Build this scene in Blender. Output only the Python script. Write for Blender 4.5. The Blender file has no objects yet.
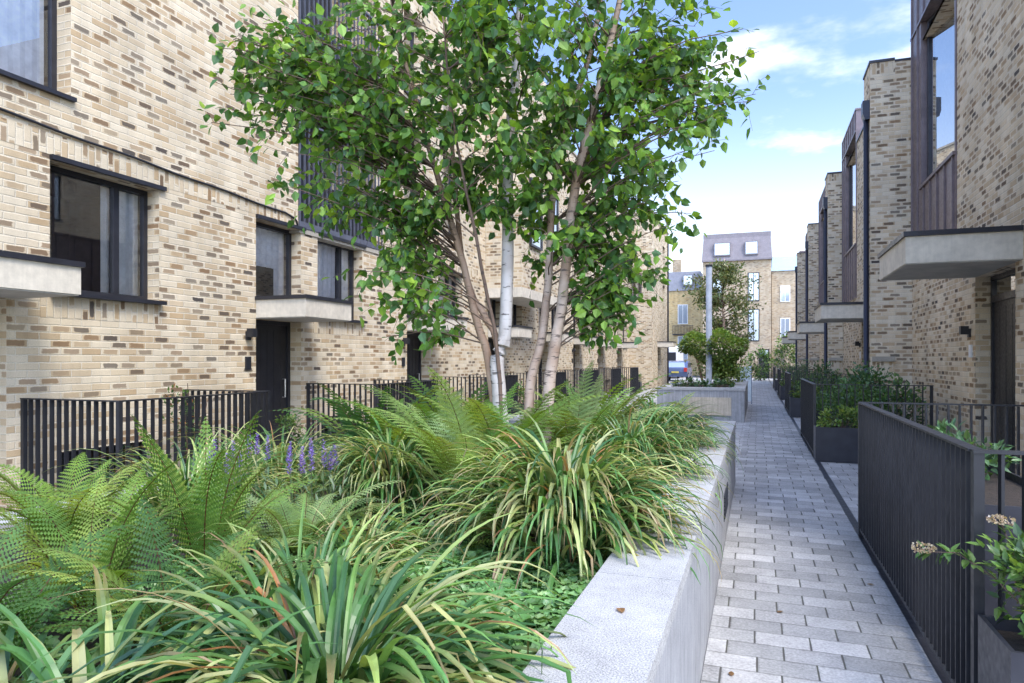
import bpy, math, random
from mathutils import Vector, Matrix
rnd = random.Random(7)
sc = bpy.context.scene
COL = sc.collection
R = math.radians

# ------------------------------------------------------------------ helpers
class MB:
    """collects faces with uv (metres), colour and material index; builds ONE mesh object"""
    def __init__(s):
        s.v = []; s.f = []; s.uv = []; s.c = []; s.m = []; s.smooth = False
    def face(s, pts, uv=None, col=None, m=0):
        n = len(s.v); s.v.extend([tuple(p) for p in pts]); k = len(pts)
        s.f.append(tuple(range(n, n + k)))
        s.uv.append(uv if uv else [(0, 0)] * k); s.c.append(col or (1, 1, 1)); s.m.append(m)
    def box(s, x0, x1, y0, y1, z0, z1, m=0, swap=False, skip=''):
        if x0 > x1: x0, x1 = x1, x0
        if y0 > y1: y0, y1 = y1, y0
        if z0 > z1: z0, z1 = z1, z0
        def q(key, a, b, c, d, f):
            if key in skip.split(): return
            uv = [f(p) for p in (a, b, c, d)]
            if swap: uv = [(w, u) for u, w in uv]
            s.face((a, b, c, d), uv, None, m)
        yz = lambda p: (p[1], p[2]); xz = lambda p: (p[0], p[2]); xy = lambda p: (p[0], p[1])
        q('-x', (x0,y1,z0),(x0,y0,z0),(x0,y0,z1),(x0,y1,z1), yz)
        q('+x', (x1,y0,z0),(x1,y1,z0),(x1,y1,z1),(x1,y0,z1), yz)
        q('-y', (x0,y0,z0),(x1,y0,z0),(x1,y0,z1),(x0,y0,z1), xz)
        q('+y', (x1,y1,z0),(x0,y1,z0),(x0,y1,z1),(x1,y1,z1), xz)
        q('+z', (x0,y0,z1),(x1,y0,z1),(x1,y1,z1),(x0,y1,z1), xy)
        q('-z', (x0,y1,z0),(x1,y1,z0),(x1,y0,z0),(x0,y0,z0), xy)
    def tube(s, pts, rad, n=6, m=0, col=None, cap=True):
        pts = [Vector(p) for p in pts]
        rings = []; L = 0
        for i, p in enumerate(pts):
            a = pts[max(0, i-1)]; b = pts[min(len(pts)-1, i+1)]
            t = (b - a).normalized()
            h = Vector((0, 0, 1)) if abs(t.z) < .9 else Vector((1, 0, 0))
            u = t.cross(h).normalized(); w = t.cross(u)
            r = rad[i] if isinstance(rad, (list, tuple)) else rad
            if i: L += (p - pts[i-1]).length
            rings.append(([p + u*r*math.cos(2*math.pi*k/n) + w*r*math.sin(2*math.pi*k/n) for k in range(n)], L))
        base = len(s.v)
        for ring, _ in rings: s.v.extend([tuple(p) for p in ring])
        for i in range(len(rings)-1):
            for k in range(n):
                k2 = (k+1) % n
                s.f.append((base+i*n+k, base+i*n+k2, base+(i+1)*n+k2, base+(i+1)*n+k))
                l0, l1 = rings[i][1], rings[i+1][1]
                s.uv.append([(k/n, l0), ((k+1)/n, l0), ((k+1)/n, l1), (k/n, l1)])
                s.c.append(col or (1, 1, 1)); s.m.append(m)
        if cap:
            for i in (0, len(rings)-1):
                s.f.append(tuple(base+i*n+k for k in range(n))); s.uv.append([(0, 0)]*n); s.c.append(col or (1,1,1)); s.m.append(m)
    def prism(s, prof, y0, y1, m=0, axis='y'):
        """extrude a closed (a,z) profile; axis y: a is x; axis x: a is y"""
        P = (lambda a, z, t: (a, t, z)) if axis == 'y' else (lambda a, z, t: (t, a, z))
        n = len(prof)
        for i in range(n):
            a, b = prof[i], prof[(i+1) % n]
            s.face([P(a[0], a[1], y0), P(b[0], b[1], y0), P(b[0], b[1], y1), P(a[0], a[1], y1)], None, None, m)
        s.face([P(a, z, y0) for a, z in reversed(prof)], None, None, m)
        s.face([P(a, z, y1) for a, z in prof], None, None, m)
    def build(s, name, mats, parent=None, smooth=False, bevel=0, loc=None):
        me = bpy.data.meshes.new(name)
        me.from_pydata(s.v, [], s.f); me.update()
        uvl = me.uv_layers.new(name='UVMap')
        uvl.data.foreach_set('uv', [x for f in s.uv for p in f for x in p])
        ca = me.color_attributes.new('Col', 'FLOAT_COLOR', 'CORNER')
        arr = []
        for f, c in zip(s.f, s.c):
            if isinstance(c, list):
                for q in c: arr.extend((q[0], q[1], q[2], 1))
            else: arr.extend((c[0], c[1], c[2], 1) * len(f))
        ca.data.foreach_set('color', arr)
        if not isinstance(mats, (list, tuple)): mats = [mats]
        for m in mats: me.materials.append(m)
        me.polygons.foreach_set('material_index', s.m)
        if smooth: me.polygons.foreach_set('use_smooth', [True]*len(s.f))
        o = bpy.data.objects.new(name, me); COL.objects.link(o)
        if loc: o.location = loc
        if parent: o.parent = parent
        if bevel:
            b = o.modifiers.new('bevel', 'BEVEL'); b.width = bevel; b.segments = 2; b.limit_method = 'ANGLE'; b.angle_limit = R(40)
        return o

def tag(o, label=None, cat=None, group=None, kind=None):
    if label: o['label'] = label
    if cat: o['category'] = cat
    if group: o['group'] = group
    if kind: o['kind'] = kind
    return o
def thing(name, label, cat, loc=(0,0,0), group=None):
    o = bpy.data.objects.new(name, None); COL.objects.link(o); o.location = loc
    o.empty_display_size = .2
    return tag(o, label, cat, group)
def kids(o): return [c for c in bpy.data.objects if c.parent == o]
def copy_tree(o, loc, label, rotz=0, group=None, scale=None):
    def rec(a, par):
        c = a.copy(); COL.objects.link(c)
        if par: c.parent = par
        for ch in kids(a): rec(ch, c)
        return c
    r = rec(o, None); r.location = loc; r.rotation_euler.z = rotz
    if scale: r.scale = scale
    if label: r['label'] = label
    if group: r['group'] = group
    return r

# ------------------------------------------------------------------ materials
class NT:
    def __init__(s, name):
        s.mat = bpy.data.materials.new(name); s.mat.use_nodes = True
        s.t = s.mat.node_tree; s.t.nodes.clear()
        s.out = s.n('ShaderNodeOutputMaterial')
    def n(s, typ, **kw):
        x = s.t.nodes.new(typ)
        for k, v in kw.items(): setattr(x, k, v)
        return x
    def set(s, sock, val):
        if val is None: return
        if isinstance(val, bpy.types.NodeSocket): s.t.links.new(val, sock)
        else:
            if sock.type == 'RGBA' and len(val) == 3: val = (*val, 1)
            sock.default_value = val
    def math(s, op, a, b=None, c=None, clamp=False):
        x = s.n('ShaderNodeMath', operation=op, use_clamp=clamp)
        for i, v in enumerate((a, b, c)):
            if v is not None: s.set(x.inputs[i], v)
        return x.outputs[0]
    def mix(s, f, a, b, typ='MIX'):
        x = s.n('ShaderNodeMix', data_type='RGBA', blend_type=typ)
        s.set(x.inputs[0], f); s.set(x.inputs[6], a); s.set(x.inputs[7], b); return x.outputs[2]
    def ramp(s, f, stops, mode='LINEAR'):
        x = s.n('ShaderNodeValToRGB'); cr = x.color_ramp; cr.interpolation = mode
        while len(cr.elements) < len(stops): cr.elements.new(.5)
        for e, (p, c) in zip(cr.elements, stops):
            e.position = p; e.color = (*c, 1) if len(c) == 3 else c
        s.set(x.inputs[0], f); return x.outputs[0]
    def noise(s, vec, scale, detail=3, rough=.5, dim='3D'):
        x = s.n('ShaderNodeTexNoise', noise_dimensions=dim)
        if vec is not None: s.set(x.inputs['Vector'], vec)
        x.inputs['Scale'].default_value = scale; x.inputs['Detail'].default_value = detail; x.inputs['Roughness'].default_value = rough
        return x.outputs['Fac']
    def map(s, v, a, b, c=0., d=1., smooth=False):
        x = s.n('ShaderNodeMapRange'); x.interpolation_type = 'SMOOTHSTEP' if smooth else 'LINEAR'
        for i, w in enumerate((v, a, b, c, d)): s.set(x.inputs[i], w)
        return x.outputs[0]
    def pbr(s, col, rough=.6, metal=0, bump=None, bstr=.3, bdist=.01, spec=None, trans=None):
        p = s.n('ShaderNodeBsdfPrincipled')
        s.set(p.inputs['Base Color'], col); s.set(p.inputs['Roughness'], rough); s.set(p.inputs['Metallic'], metal)
        if spec is not None: s.set(p.inputs['Specular IOR Level'], spec)
        if bump is not None:
            b = s.n('ShaderNodeBump'); b.inputs['Strength'].default_value = bstr; b.inputs['Distance'].default_value = bdist
            s.set(b.inputs['Height'], bump); s.set(p.inputs['Normal'], b.outputs[0])
        sh = p.outputs[0]
        if trans is not None:
            tr = s.n('ShaderNodeBsdfTranslucent'); s.set(tr.inputs[0], trans[1])
            mx = s.n('ShaderNodeMixShader'); mx.inputs[0].default_value = trans[0]
            s.t.links.new(sh, mx.inputs[1]); s.t.links.new(tr.outputs[0], mx.inputs[2]); sh = mx.outputs[0]
        s.t.links.new(sh, s.out.inputs[0]); return s.mat

def brick_mat(name, light, pale, tan, brown, dark, darkamt=.24, mortar=(.58,.52,.43), seed=0., gain=1.):
    t = NT(name)
    uvn = t.n('ShaderNodeUVMap'); uv = uvn.outputs[0]
    wob = t.n('ShaderNodeTexNoise'); wob.inputs['Scale'].default_value = 9; wob.inputs['Detail'].default_value = 2; t.set(wob.inputs['Vector'], uv)
    vm = t.n('ShaderNodeVectorMath', operation='MULTIPLY_ADD')
    t.set(vm.inputs[0], wob.outputs['Color']); vm.inputs[1].default_value = (.012, .010, 0); t.set(vm.inputs[2], uv)
    sp = t.n('ShaderNodeSeparateXYZ'); t.set(sp.inputs[0], vm.outputs[0])
    u, v = sp.outputs[0], sp.outputs[1]
    vr = t.math('DIVIDE', v, .075); row = t.math('FLOOR', vr); fv = t.math('FRACT', vr)
    off = t.math('MULTIPLY', t.math('FLOORED_MODULO', row, 2.), .5)
    uu = t.math('ADD', t.math('DIVIDE', u, .225), off)
    c = t.math('FLOOR', uu); fu = t.math('FRACT', uu)
    du = t.math('MULTIPLY', t.math('MINIMUM', fu, t.math('SUBTRACT', 1., fu)), .225)
    dv = t.math('MULTIPLY', t.math('MINIMUM', fv, t.math('SUBTRACT', 1., fv)), .075)
    d = t.math('MINIMUM', du, dv)
    cm = t.n('ShaderNodeCombineXYZ'); t.set(cm.inputs[0], t.math('ADD', c, seed)); t.set(cm.inputs[1], row)
    wn = t.n('ShaderNodeTexWhiteNoise', noise_dimensions='2D'); t.set(wn.inputs['Vector'], cm.outputs[0])
    w = wn.outputs['Value']
    sp2 = t.n('ShaderNodeSeparateColor'); t.set(sp2.inputs[0], wn.outputs['Color'])
    w2, w3 = sp2.outputs[1], sp2.outputs[2]
    base = t.ramp(w2, [(0, light), (.34, pale), (.6, light), (.78, tan), (1, pale)])
    dk = t.ramp(w3, [(0, brown), (.35, tan), (.5, dark), (.8, brown), (1., dark)])
    n1 = t.noise(uv, 22, 4, .6); n2 = t.noise(uv, 1.1, 3); n3 = t.noise(uv, 90, 2)
    isdark = t.math('GREATER_THAN', w, 1-darkamt)
    ker = t.math('MULTIPLY', t.map(du, .006, .05, 0, 1, True), t.map(dv, .004, .022, 0, 1, True))
    blot = t.map(t.math('ADD', ker, t.math('MULTIPLY', t.math('SUBTRACT', n1, .5), 1.7)), .25, .75, 0, 1, True)
    col = t.mix(t.math('MULTIPLY', t.math('MULTIPLY', isdark, blot), t.map(w2, 0, 1, .62, 1.)), base, dk)
    # faint scorch on ordinary bricks
    sc_ = t.math('MULTIPLY', t.map(n1, .58, .8, 0, .45, True), t.math('GREATER_THAN', w2, .55))
    col = t.mix(sc_, col, brown)
    col = t.mix(t.map(n3, .3, .7, 0, .18), col, (.12, .10, .08))
    mm = t.map(d, .0035, .0075, 1, 0, True)
    mcol = t.mix(t.map(n3, .35, .65), mortar, tuple(x*.78 for x in mortar))
    col = t.mix(mm, col, mcol)
    mps = t.n('ShaderNodeMapping'); mps.inputs['Scale'].default_value = (2.6, .32, 1); t.set(mps.inputs[0], uv)
    n4 = t.noise(mps.outputs[0], 1.6, 4, .6)
    damp = t.map(t.math('ADD', v, t.math('MULTIPLY', n2, .8)), .2, 1.1, .80, 1., True)
    sepz = t.math('MULTIPLY', t.math('MULTIPLY', t.map(n2, .3, .7, .88, 1.10), t.map(n4, .3, .7, .87, 1.08)), damp)
    g = t.n('ShaderNodeVectorMath', operation='SCALE'); t.set(g.inputs[0], col); t.set(g.inputs['Scale'], sepz)
    h = t.math('ADD', t.map(d, .0025, .009, 0, 1, True), t.math('MULTIPLY', n1, .35))
    return t.pbr(g.outputs[0], .88, bump=h, bstr=.55, bdist=.007, spec=.25)

BR_L = brick_mat('pale stock brick', (.59,.485,.325), (.66,.575,.42), (.46,.335,.19), (.23,.14,.07), (.062,.055,.05), .36, (.65,.58,.44))
BR_R = brick_mat('tan stock brick', (.62,.50,.335), (.68,.59,.435), (.48,.35,.205), (.22,.135,.07), (.05,.045,.042), .46, (.62,.54,.41), 31.)
BR_F = brick_mat('far stock brick', (.47,.37,.24), (.52,.43,.30), (.40,.29,.17), (.28,.19,.12), (.14,.12,.1), .22, (.47,.40,.3), 57.)
BR_Y = brick_mat('yellow stock brick', (.62,.45,.20), (.66,.52,.27), (.55,.37,.15), (.38,.24,.10), (.18,.14,.1), .15, (.55,.45,.3), 77.)

def metal_dark(name, col, rough=.45, met=.3):
    t = NT(name); tc = t.n('ShaderNodeTexCoord')
    n = t.noise(tc.outputs['Object'], 6, 4)
    c = t.mix(t.map(n, .3, .7), tuple(x*.82 for x in col), tuple(x*1.2 for x in col))
    return t.pbr(c, t.map(t.noise(tc.outputs['Object'], 25, 3), .3, .7, rough-.08, rough+.1), met, bump=n, bstr=.04)
FENCE = metal_dark('black painted steel', (.022,.023,.027), .42, .2)
BALC = metal_dark('blue grey balcony steel', (.10,.105,.13), .38, .2)
FRAME = metal_dark('dark grey aluminium', (.028,.029,.036), .38, .3)
DOORM = metal_dark('charcoal door', (.020,.020,.024), .4, .1)
BOXM = metal_dark('slate grey planter metal', (.040,.041,.050), .38, .4)
BOXL = metal_dark('pale planter metal', (.30,.30,.31), .4, .4)
PIPE = metal_dark('blue black pipe', (.020,.022,.035), .4, .3)
BRONZE = metal_dark('mauve bronze cladding', (.17,.135,.135), .42, .45)
STEEL = metal_dark('pale steel post', (.22,.25,.29), .7, .0)

def stone(name, col, sp=.25, scale=260, streak=0):
    t = NT(name); tc = t.n('ShaderNodeTexCoord'); o = tc.outputs['Object']
    a = t.noise(o, scale, 2, .7); b = t.noise(o, 2.6, 6, .65); cc = t.noise(o, 14, 4)
    v = t.math('ADD', t.map(a, .3, .7, 1-sp, 1+sp), t.math('ADD', t.map(b, .3, .7, -.15, .13), t.map(cc, .3, .7, -.08, .08)))
    if streak:
        mp = t.n('ShaderNodeMapping'); mp.inputs['Scale'].default_value = (14, 14, .7); t.set(mp.inputs[0], o)
        v = t.math('ADD', v, t.map(t.noise(mp.outputs[0], 2.2, 3), .3, .7, -streak, streak*.75))
    g = t.n('ShaderNodeVectorMath', operation='SCALE'); g.inputs[0].default_value = col; t.set(g.inputs['Scale'], v)
    return t.pbr(g.outputs[0], .8, bump=a, bstr=.12, bdist=.003)
GRANITE = stone('grey granite coping', (.345,.345,.335), .6, 200)
GRANITE_W = stone('grey granite wall', (.30,.305,.31), .26, 260, .2)
CREAM = stone('cream canopy render', (.56,.51,.41), .05, 120, .05)
SOFFIT = stone('canopy soffit', (.40,.38,.33), .05, 120)
SLATE = stone('lead roof', (.20,.21,.24), .1, 40)
MAUVE = stone('mauve zinc mansard', (.21,.19,.20), .08, 40)
WHITE = stone('white paint', (.74,.74,.72), .03, 60)
CAPST = stone('ledge stone', (.34,.31,.25), .15, 80)
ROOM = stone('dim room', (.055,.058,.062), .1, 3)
CURT = stone('white curtain', (.90,.91,.92), .03, 20)
ASPH = stone('asphalt', (.13,.13,.135), .25, 120)
WOOD = stone('pale timber panel', (.47,.41,.31), .1, 60, .16)

def glass_mat(name, tint=(.80,.84,.86), boost=.10):
    t = NT(name)
    fr = t.n('ShaderNodeFresnel'); fr.inputs[0].default_value = 1.55
    f = t.math('ADD', fr.outputs[0], boost, clamp=True)
    tr = t.n('ShaderNodeBsdfTransparent'); t.set(tr.inputs[0], tint)
    gl = t.n('ShaderNodeBsdfGlossy'); gl.inputs['Roughness'].default_value = .01; t.set(gl.inputs[0], (.95,.97,1.))
    mx = t.n('ShaderNodeMixShader'); t.set(mx.inputs[0], f); t.t.links.new(tr.outputs[0], mx.inputs[1]); t.t.links.new(gl.outputs[0], mx.inputs[2])
    t.t.links.new(mx.outputs[0], t.out.inputs[0]); return t.mat
GLASS = glass_mat('window glass', (.96,.97,.98), .12)
GLASS_UP = glass_mat('sky mirroring window glass', (.85,.88,.9), .45)
GLASS2 = glass_mat('mirror coated glass', (.5,.55,.6), .42)

def paver_mat(name, L, W, cols, joint=.008, seed=0., jd=(.075,.072,.065)):
    t = NT(name); uvn = t.n('ShaderNodeUVMap'); uv = uvn.outputs[0]
    sp = t.n('ShaderNodeSeparateXYZ'); t.set(sp.inputs[0], uv); u, v = sp.outputs[0], sp.outputs[1]
    vr = t.math('DIVIDE', v, W); row = t.math('FLOOR', vr); fv = t.math('FRACT', vr)
    wr = t.n('ShaderNodeTexWhiteNoise', noise_dimensions='1D'); t.set(wr.inputs['W'], row)
    off = t.math('ADD', t.math('MULTIPLY', t.math('FLOORED_MODULO', row, 2.), .5), t.math('MULTIPLY', wr.outputs['Value'], .12))
    uu = t.math('ADD', t.math('DIVIDE', u, L), off); c = t.math('FLOOR', uu); fu = t.math('FRACT', uu)
    du = t.math('MULTIPLY', t.math('MINIMUM', fu, t.math('SUBTRACT', 1., fu)), L)
    dv = t.math('MULTIPLY', t.math('MINIMUM', fv, t.math('SUBTRACT', 1., fv)), W)
    n1 = t.noise(uv, 60, 4, .65); n2 = t.noise(uv, 1.6, 4); n3 = t.noise(uv, 8, 4)
    d = t.math('ADD', t.math('MINIMUM', du, dv), t.map(n3, .3, .7, -.002, .002))
    cm = t.n('ShaderNodeCombineXYZ'); t.set(cm.inputs[0], t.math('ADD', c, seed)); t.set(cm.inputs[1], row)
    wn = t.n('ShaderNodeTexWhiteNoise', noise_dimensions='2D'); t.set(wn.inputs['Vector'], cm.outputs[0])
    base = t.ramp(wn.outputs['Value'], cols)
    k = t.math('ADD', t.map(n1, .25, .75, .64, 1.33), t.math('ADD', t.map(n2, .3, .7, -.17, .12), t.map(n3, .3, .7, -.12, .08)))
    g = t.n('ShaderNodeVectorMath', operation='SCALE'); t.set(g.inputs[0], base); t.set(g.inputs['Scale'], k)
    # joints: butt joints (across the bond) are dark and gappy, bed joints tighter
    jw = t.map(d, joint*.35, joint*.8, 1, 0, True)
    moss = t.mix(t.map(n3, .45, .65), jd, (.07,.075,.05))
    jb = t.math('MULTIPLY', jw, t.math('ADD', .42, t.math('MULTIPLY', t.map(du, joint*.35, joint*.9, 1, 0, True), .58)))
    col = t.mix(jb, g.outputs[0], moss)
    h = t.math('ADD', t.map(d, joint*.2, joint*1.6, 0, 1, True), t.math('MULTIPLY', n1, .35))
    return t.pbr(col, .82, bump=h, bstr=.6, bdist=.006, spec=.3)
PAVE = paver_mat('grey concrete setts', .295, .185, [(0,(.26,.26,.25)), (.35,(.31,.31,.298)), (.7,(.345,.342,.33)), (.88,(.40,.397,.38)), (1,(.45,.445,.43))], .009)
PAVE2 = paver_mat('courtyard setts', .30, .20, [(0,(.32,.318,.305)), (.5,(.38,.375,.36)), (1,(.46,.455,.44))], .008, 13.)

def leaf_mat(name, rough=.42, tr=.28, gain=1., spec=.5):
    t = NT(name); at = t.n('ShaderNodeAttribute', attribute_name='Col')
    tc = t.n('ShaderNodeTexCoord')
    n = t.noise(tc.outputs['Object'], 7, 3)
    s_ = t.n('ShaderNodeVectorMath', operation='SCALE'); t.set(s_.inputs[0], at.outputs['Color']); t.set(s_.inputs['Scale'], t.map(n, .3, .7, .8*gain, 1.2*gain))
    y = t.mix(1., s_.outputs[0], (1.5, 1.35, .45), 'MULTIPLY')
    return t.pbr(s_.outputs[0], rough, trans=(tr, y), spec=spec)
LEAF = leaf_mat('green leaves')
LEAFG = leaf_mat('glossy leaves', .36, .26, 1., .5)
LEAFB = leaf_mat('birch leaves', .4, .40, 1.1, .45)
FERNM = leaf_mat('fern green', .6, .38, 1., .25)
PETAL = leaf_mat('petals', .6, .3)

def bark(name, a, b, dk, sc_=(3, 3, 14)):
    t = NT(name); tc = t.n('ShaderNodeTexCoord')
    mp = t.n('ShaderNodeMapping'); mp.inputs['Scale'].default_value = sc_; t.set(mp.inputs[0], tc.outputs['Object'])
    n = t.noise(mp.outputs[0], 3.2, 4, .6); n2 = t.noise(tc.outputs['Object'], 5, 3)
    c = t.mix(t.map(n2, .35, .65), a, b); c = t.mix(t.map(n, .57, .66, 0, .9, True), c, dk)
    return t.pbr(c, .75, bump=n, bstr=.5, bdist=.006)
BARKW = bark('white birch bark', (.54,.50,.46), (.40,.355,.31), (.06,.05,.045))
BARKB = bark('peeling brown bark', (.36,.25,.17), (.25,.15,.09), (.10,.065,.045))
BARKM = bark('mottled birch bark', (.44,.35,.28), (.27,.18,.12), (.07,.05,.04))
TWIG = bark('twig bark', (.10,.065,.045), (.14,.09,.06), (.05,.035,.03))
def soil():
    t = NT('soil'); tc = t.n('ShaderNodeTexCoord'); n = t.noise(tc.outputs['Object'], 30, 5, .7)
    return t.pbr(t.ramp(n, [(.3,(.012,.009,.006)), (.7,(.05,.035,.024))]), .95, bump=n, bstr=1, bdist=.02)
SOIL = soil()
def plain(name, col, rough=.5, met=0, emis=None):
    t = NT(name); tc = t.n('ShaderNodeTexCoord'); n = t.noise(tc.outputs['Object'], 30, 2)
    return t.pbr(t.mix(t.map(n, .3, .7), tuple(c*.9 for c in col), tuple(min(1, c*1.08) for c in col)), rough, met)
CARB = plain('navy car paint', (.10,.14,.26), .25, .3)
CARW = plain('white van paint', (.75,.75,.76), .3)
REDL = plain('red lamp plastic', (.5,.03,.02), .3)
RUBBER = plain('tyre rubber', (.02,.02,.02), .8)
CHROME = plain('satin steel', (.5,.5,.5), .3, 1)
LAMPW = plain('white plastic', (.72,.74,.76), .4)
BLACKP = plain('black plastic', (.015,.016,.02), .45)

# ------------------------------------------------------------------ camera, world, sun
TH = math.atan(245/680.)
cam = bpy.data.cameras.new('camera'); co = bpy.data.objects.new('camera', cam); COL.objects.link(co)
co.location = (0, 0, 1.6); co.rotation_euler = (R(90), 0, TH)
cam.sensor_width = 36; cam.lens = 36*680/1024.; cam.shift_y = 18/1024.
cam.clip_start = .05; cam.clip_end = 1500
sc.camera = co
SUN_EL, SUN_AZ = R(56), R(122)      # azimuth measured clockwise from +Y
w = bpy.data.worlds.new('World'); sc.world = w; w.use_nodes = True
nt = w.node_tree; nt.nodes.clear()
def wn(t, **k):
    x = nt.nodes.new(t)
    for a, b in k.items(): setattr(x, a, b)
    return x
sky = wn('ShaderNodeTexSky', sky_type='NISHITA'); sky.sun_disc = False
sky.sun_elevation = SUN_EL; sky.sun_rotation = SUN_AZ; sky.air_density = 1.0; sky.dust_density = 1.2; sky.ozone_density = 2.0
tc = wn('ShaderNodeTexCoord'); sep = wn('ShaderNodeSeparateXYZ'); nt.links.new(tc.outputs['Generated'], sep.inputs[0])
mp = wn('ShaderNodeMapping'); mp.inputs['Scale'].default_value = (1, 1, 2.6); mp.inputs['Location'].default_value = (.35, .1, .28)
nt.links.new(tc.outputs['Generated'], mp.inputs[0])
nz = wn('ShaderNodeTexNoise'); nz.inputs['Scale'].default_value = 2.3; nz.inputs['Detail'].default_value = 7; nz.inputs['Roughness'].default_value = .55
nt.links.new(mp.outputs[0], nz.inputs[0])
cr = wn('ShaderNodeMapRange', interpolation_type='SMOOTHSTEP'); cr.inputs[1].default_value = .545; cr.inputs[2].default_value = .70
nt.links.new(nz.outputs['Fac'], cr.inputs[0])
hz = wn('ShaderNodeMapRange', interpolation_type='SMOOTHSTEP'); hz.inputs[1].default_value = .0; hz.inputs[2].default_value = .36; hz.inputs[3].default_value = .72; hz.inputs[4].default_value = 0
nt.links.new(sep.outputs[2], hz.inputs[0])
mxm = wn('ShaderNodeMath', operation='MAXIMUM'); nt.links.new(cr.outputs[0], mxm.inputs[0]); nt.links.new(hz.outputs[0], mxm.inputs[1])
mxc = wn('ShaderNodeMix', data_type='RGBA'); nt.links.new(mxm.outputs[0], mxc.inputs[0]); gn = wn('ShaderNodeMix', data_type='RGBA', blend_type='MULTIPLY'); gn.inputs[0].default_value = 1; gn.inputs[7].default_value = (2.25, 2.24, 2.45, 1); nt.links.new(sky.outputs[0], gn.inputs[6]); nt.links.new(gn.outputs[2], mxc.inputs[6])
mxc.inputs[7].default_value = (13.2, 13.1, 12.2, 1)
lv = Vector((math.sin(R(172))*.8, math.cos(R(172))*.8, .6))  # broad bright sky lobe behind the camera, added to fill the shaded fronts
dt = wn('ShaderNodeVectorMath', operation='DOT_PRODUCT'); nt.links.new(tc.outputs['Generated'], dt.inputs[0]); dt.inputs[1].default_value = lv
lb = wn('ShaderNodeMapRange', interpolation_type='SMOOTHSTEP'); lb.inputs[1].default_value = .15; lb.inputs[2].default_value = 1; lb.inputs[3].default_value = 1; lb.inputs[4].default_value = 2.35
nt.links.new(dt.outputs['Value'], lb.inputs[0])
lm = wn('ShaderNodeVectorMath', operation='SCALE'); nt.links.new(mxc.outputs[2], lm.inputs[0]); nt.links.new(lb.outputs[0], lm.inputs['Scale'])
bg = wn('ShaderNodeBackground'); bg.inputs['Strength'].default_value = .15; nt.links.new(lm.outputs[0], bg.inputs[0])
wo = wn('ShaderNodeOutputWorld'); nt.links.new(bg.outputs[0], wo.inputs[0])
sl = bpy.data.lights.new('sun', 'SUN'); sl.energy = 3.2; sl.angle = R(22); sl.color = (1, .95, .83)
so = bpy.data.objects.new('sun', sl); COL.objects.link(so)
sd = Vector((math.sin(SUN_AZ)*math.cos(SUN_EL), math.cos(SUN_AZ)*math.cos(SUN_EL), math.sin(SUN_EL)))
so.rotation_euler = sd.to_track_quat('Z', 'Y').to_euler()
sc.view_settings.view_transform = 'Standard'; sc.view_settings.look = 'None'; sc.view_settings.exposure = 0

# ------------------------------------------------------------------ ground
def sheet(name, x0, x1, y0, y1, z, mat):
    m = MB(); m.face([(x0,y0,z),(x1,y0,z),(x1,y1,z),(x0,y1,z)], [(x0,y0),(x1,y0),(x1,y1),(x0,y1)])
    o = m.build(name, mat); o['kind'] = 'structure'; return o
sheet('ground', -500, 500, -500, 500, -.02, ASPH)
sheet('courtyard_paving', -9, 3.4, -4, 62, -.008, PAVE2)
sheet('path', -.262, .862, -4, 62, 0, PAVE)
sheet('drain_strip', .862, .93, -4, 62, 0.002, FRAME)

# ------------------------------------------------------------------ walls with openings
def wall_x(mb, X, n, y0, y1, z0, z1, ops, depth, m=0):
    """wall face on plane X facing n (+1/-1) with openings (ya,yb,za,zb) and their brick reveals"""
    ys = sorted({y0, y1, *[v for o in ops for v in o[:2] if y0 < v < y1]}); zs = sorted({z0, z1, *[v for o in ops for v in o[2:4] if z0 < v < z1]})
    def q(a, b, c, d):
        pts = [a, b, c, d] if n > 0 else [d, c, b, a]
        mb.face(pts, [(p[1], p[2]) for p in pts], None, m)
    for i in range(len(ys)-1):
        for j in range(len(zs)-1):
            cy, cz = (ys[i]+ys[i+1])/2, (zs[j]+zs[j+1])/2
            if any(o[0] < cy < o[1] and o[2] < cz < o[3] for o in ops): continue
            q((X,ys[i],zs[j]), (X,ys[i+1],zs[j]), (X,ys[i+1],zs[j+1]), (X,ys[i],zs[j+1]))
    for o in ops:
        dp = o[4] if len(o) > 4 else depth
        Xi = X - n*dp
        for yy, s in ((o[0], 1), (o[1], -1)):
            pts = [(X,yy,o[2]),(Xi,yy,o[2]),(Xi,yy,o[3]),(X,yy,o[3])]
            if s*n > 0: pts.reverse()
            mb.face(pts, [(p[0]+.1, p[2]) for p in pts], None, m)
        for zz in (o[2], o[3]):
            pts = [(X,o[0],zz),(Xi,o[0],zz),(Xi,o[1],zz),(X,o[1],zz)]
            mb.face(pts, [(p[1], p[0]) for p in pts], None, m)

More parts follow.
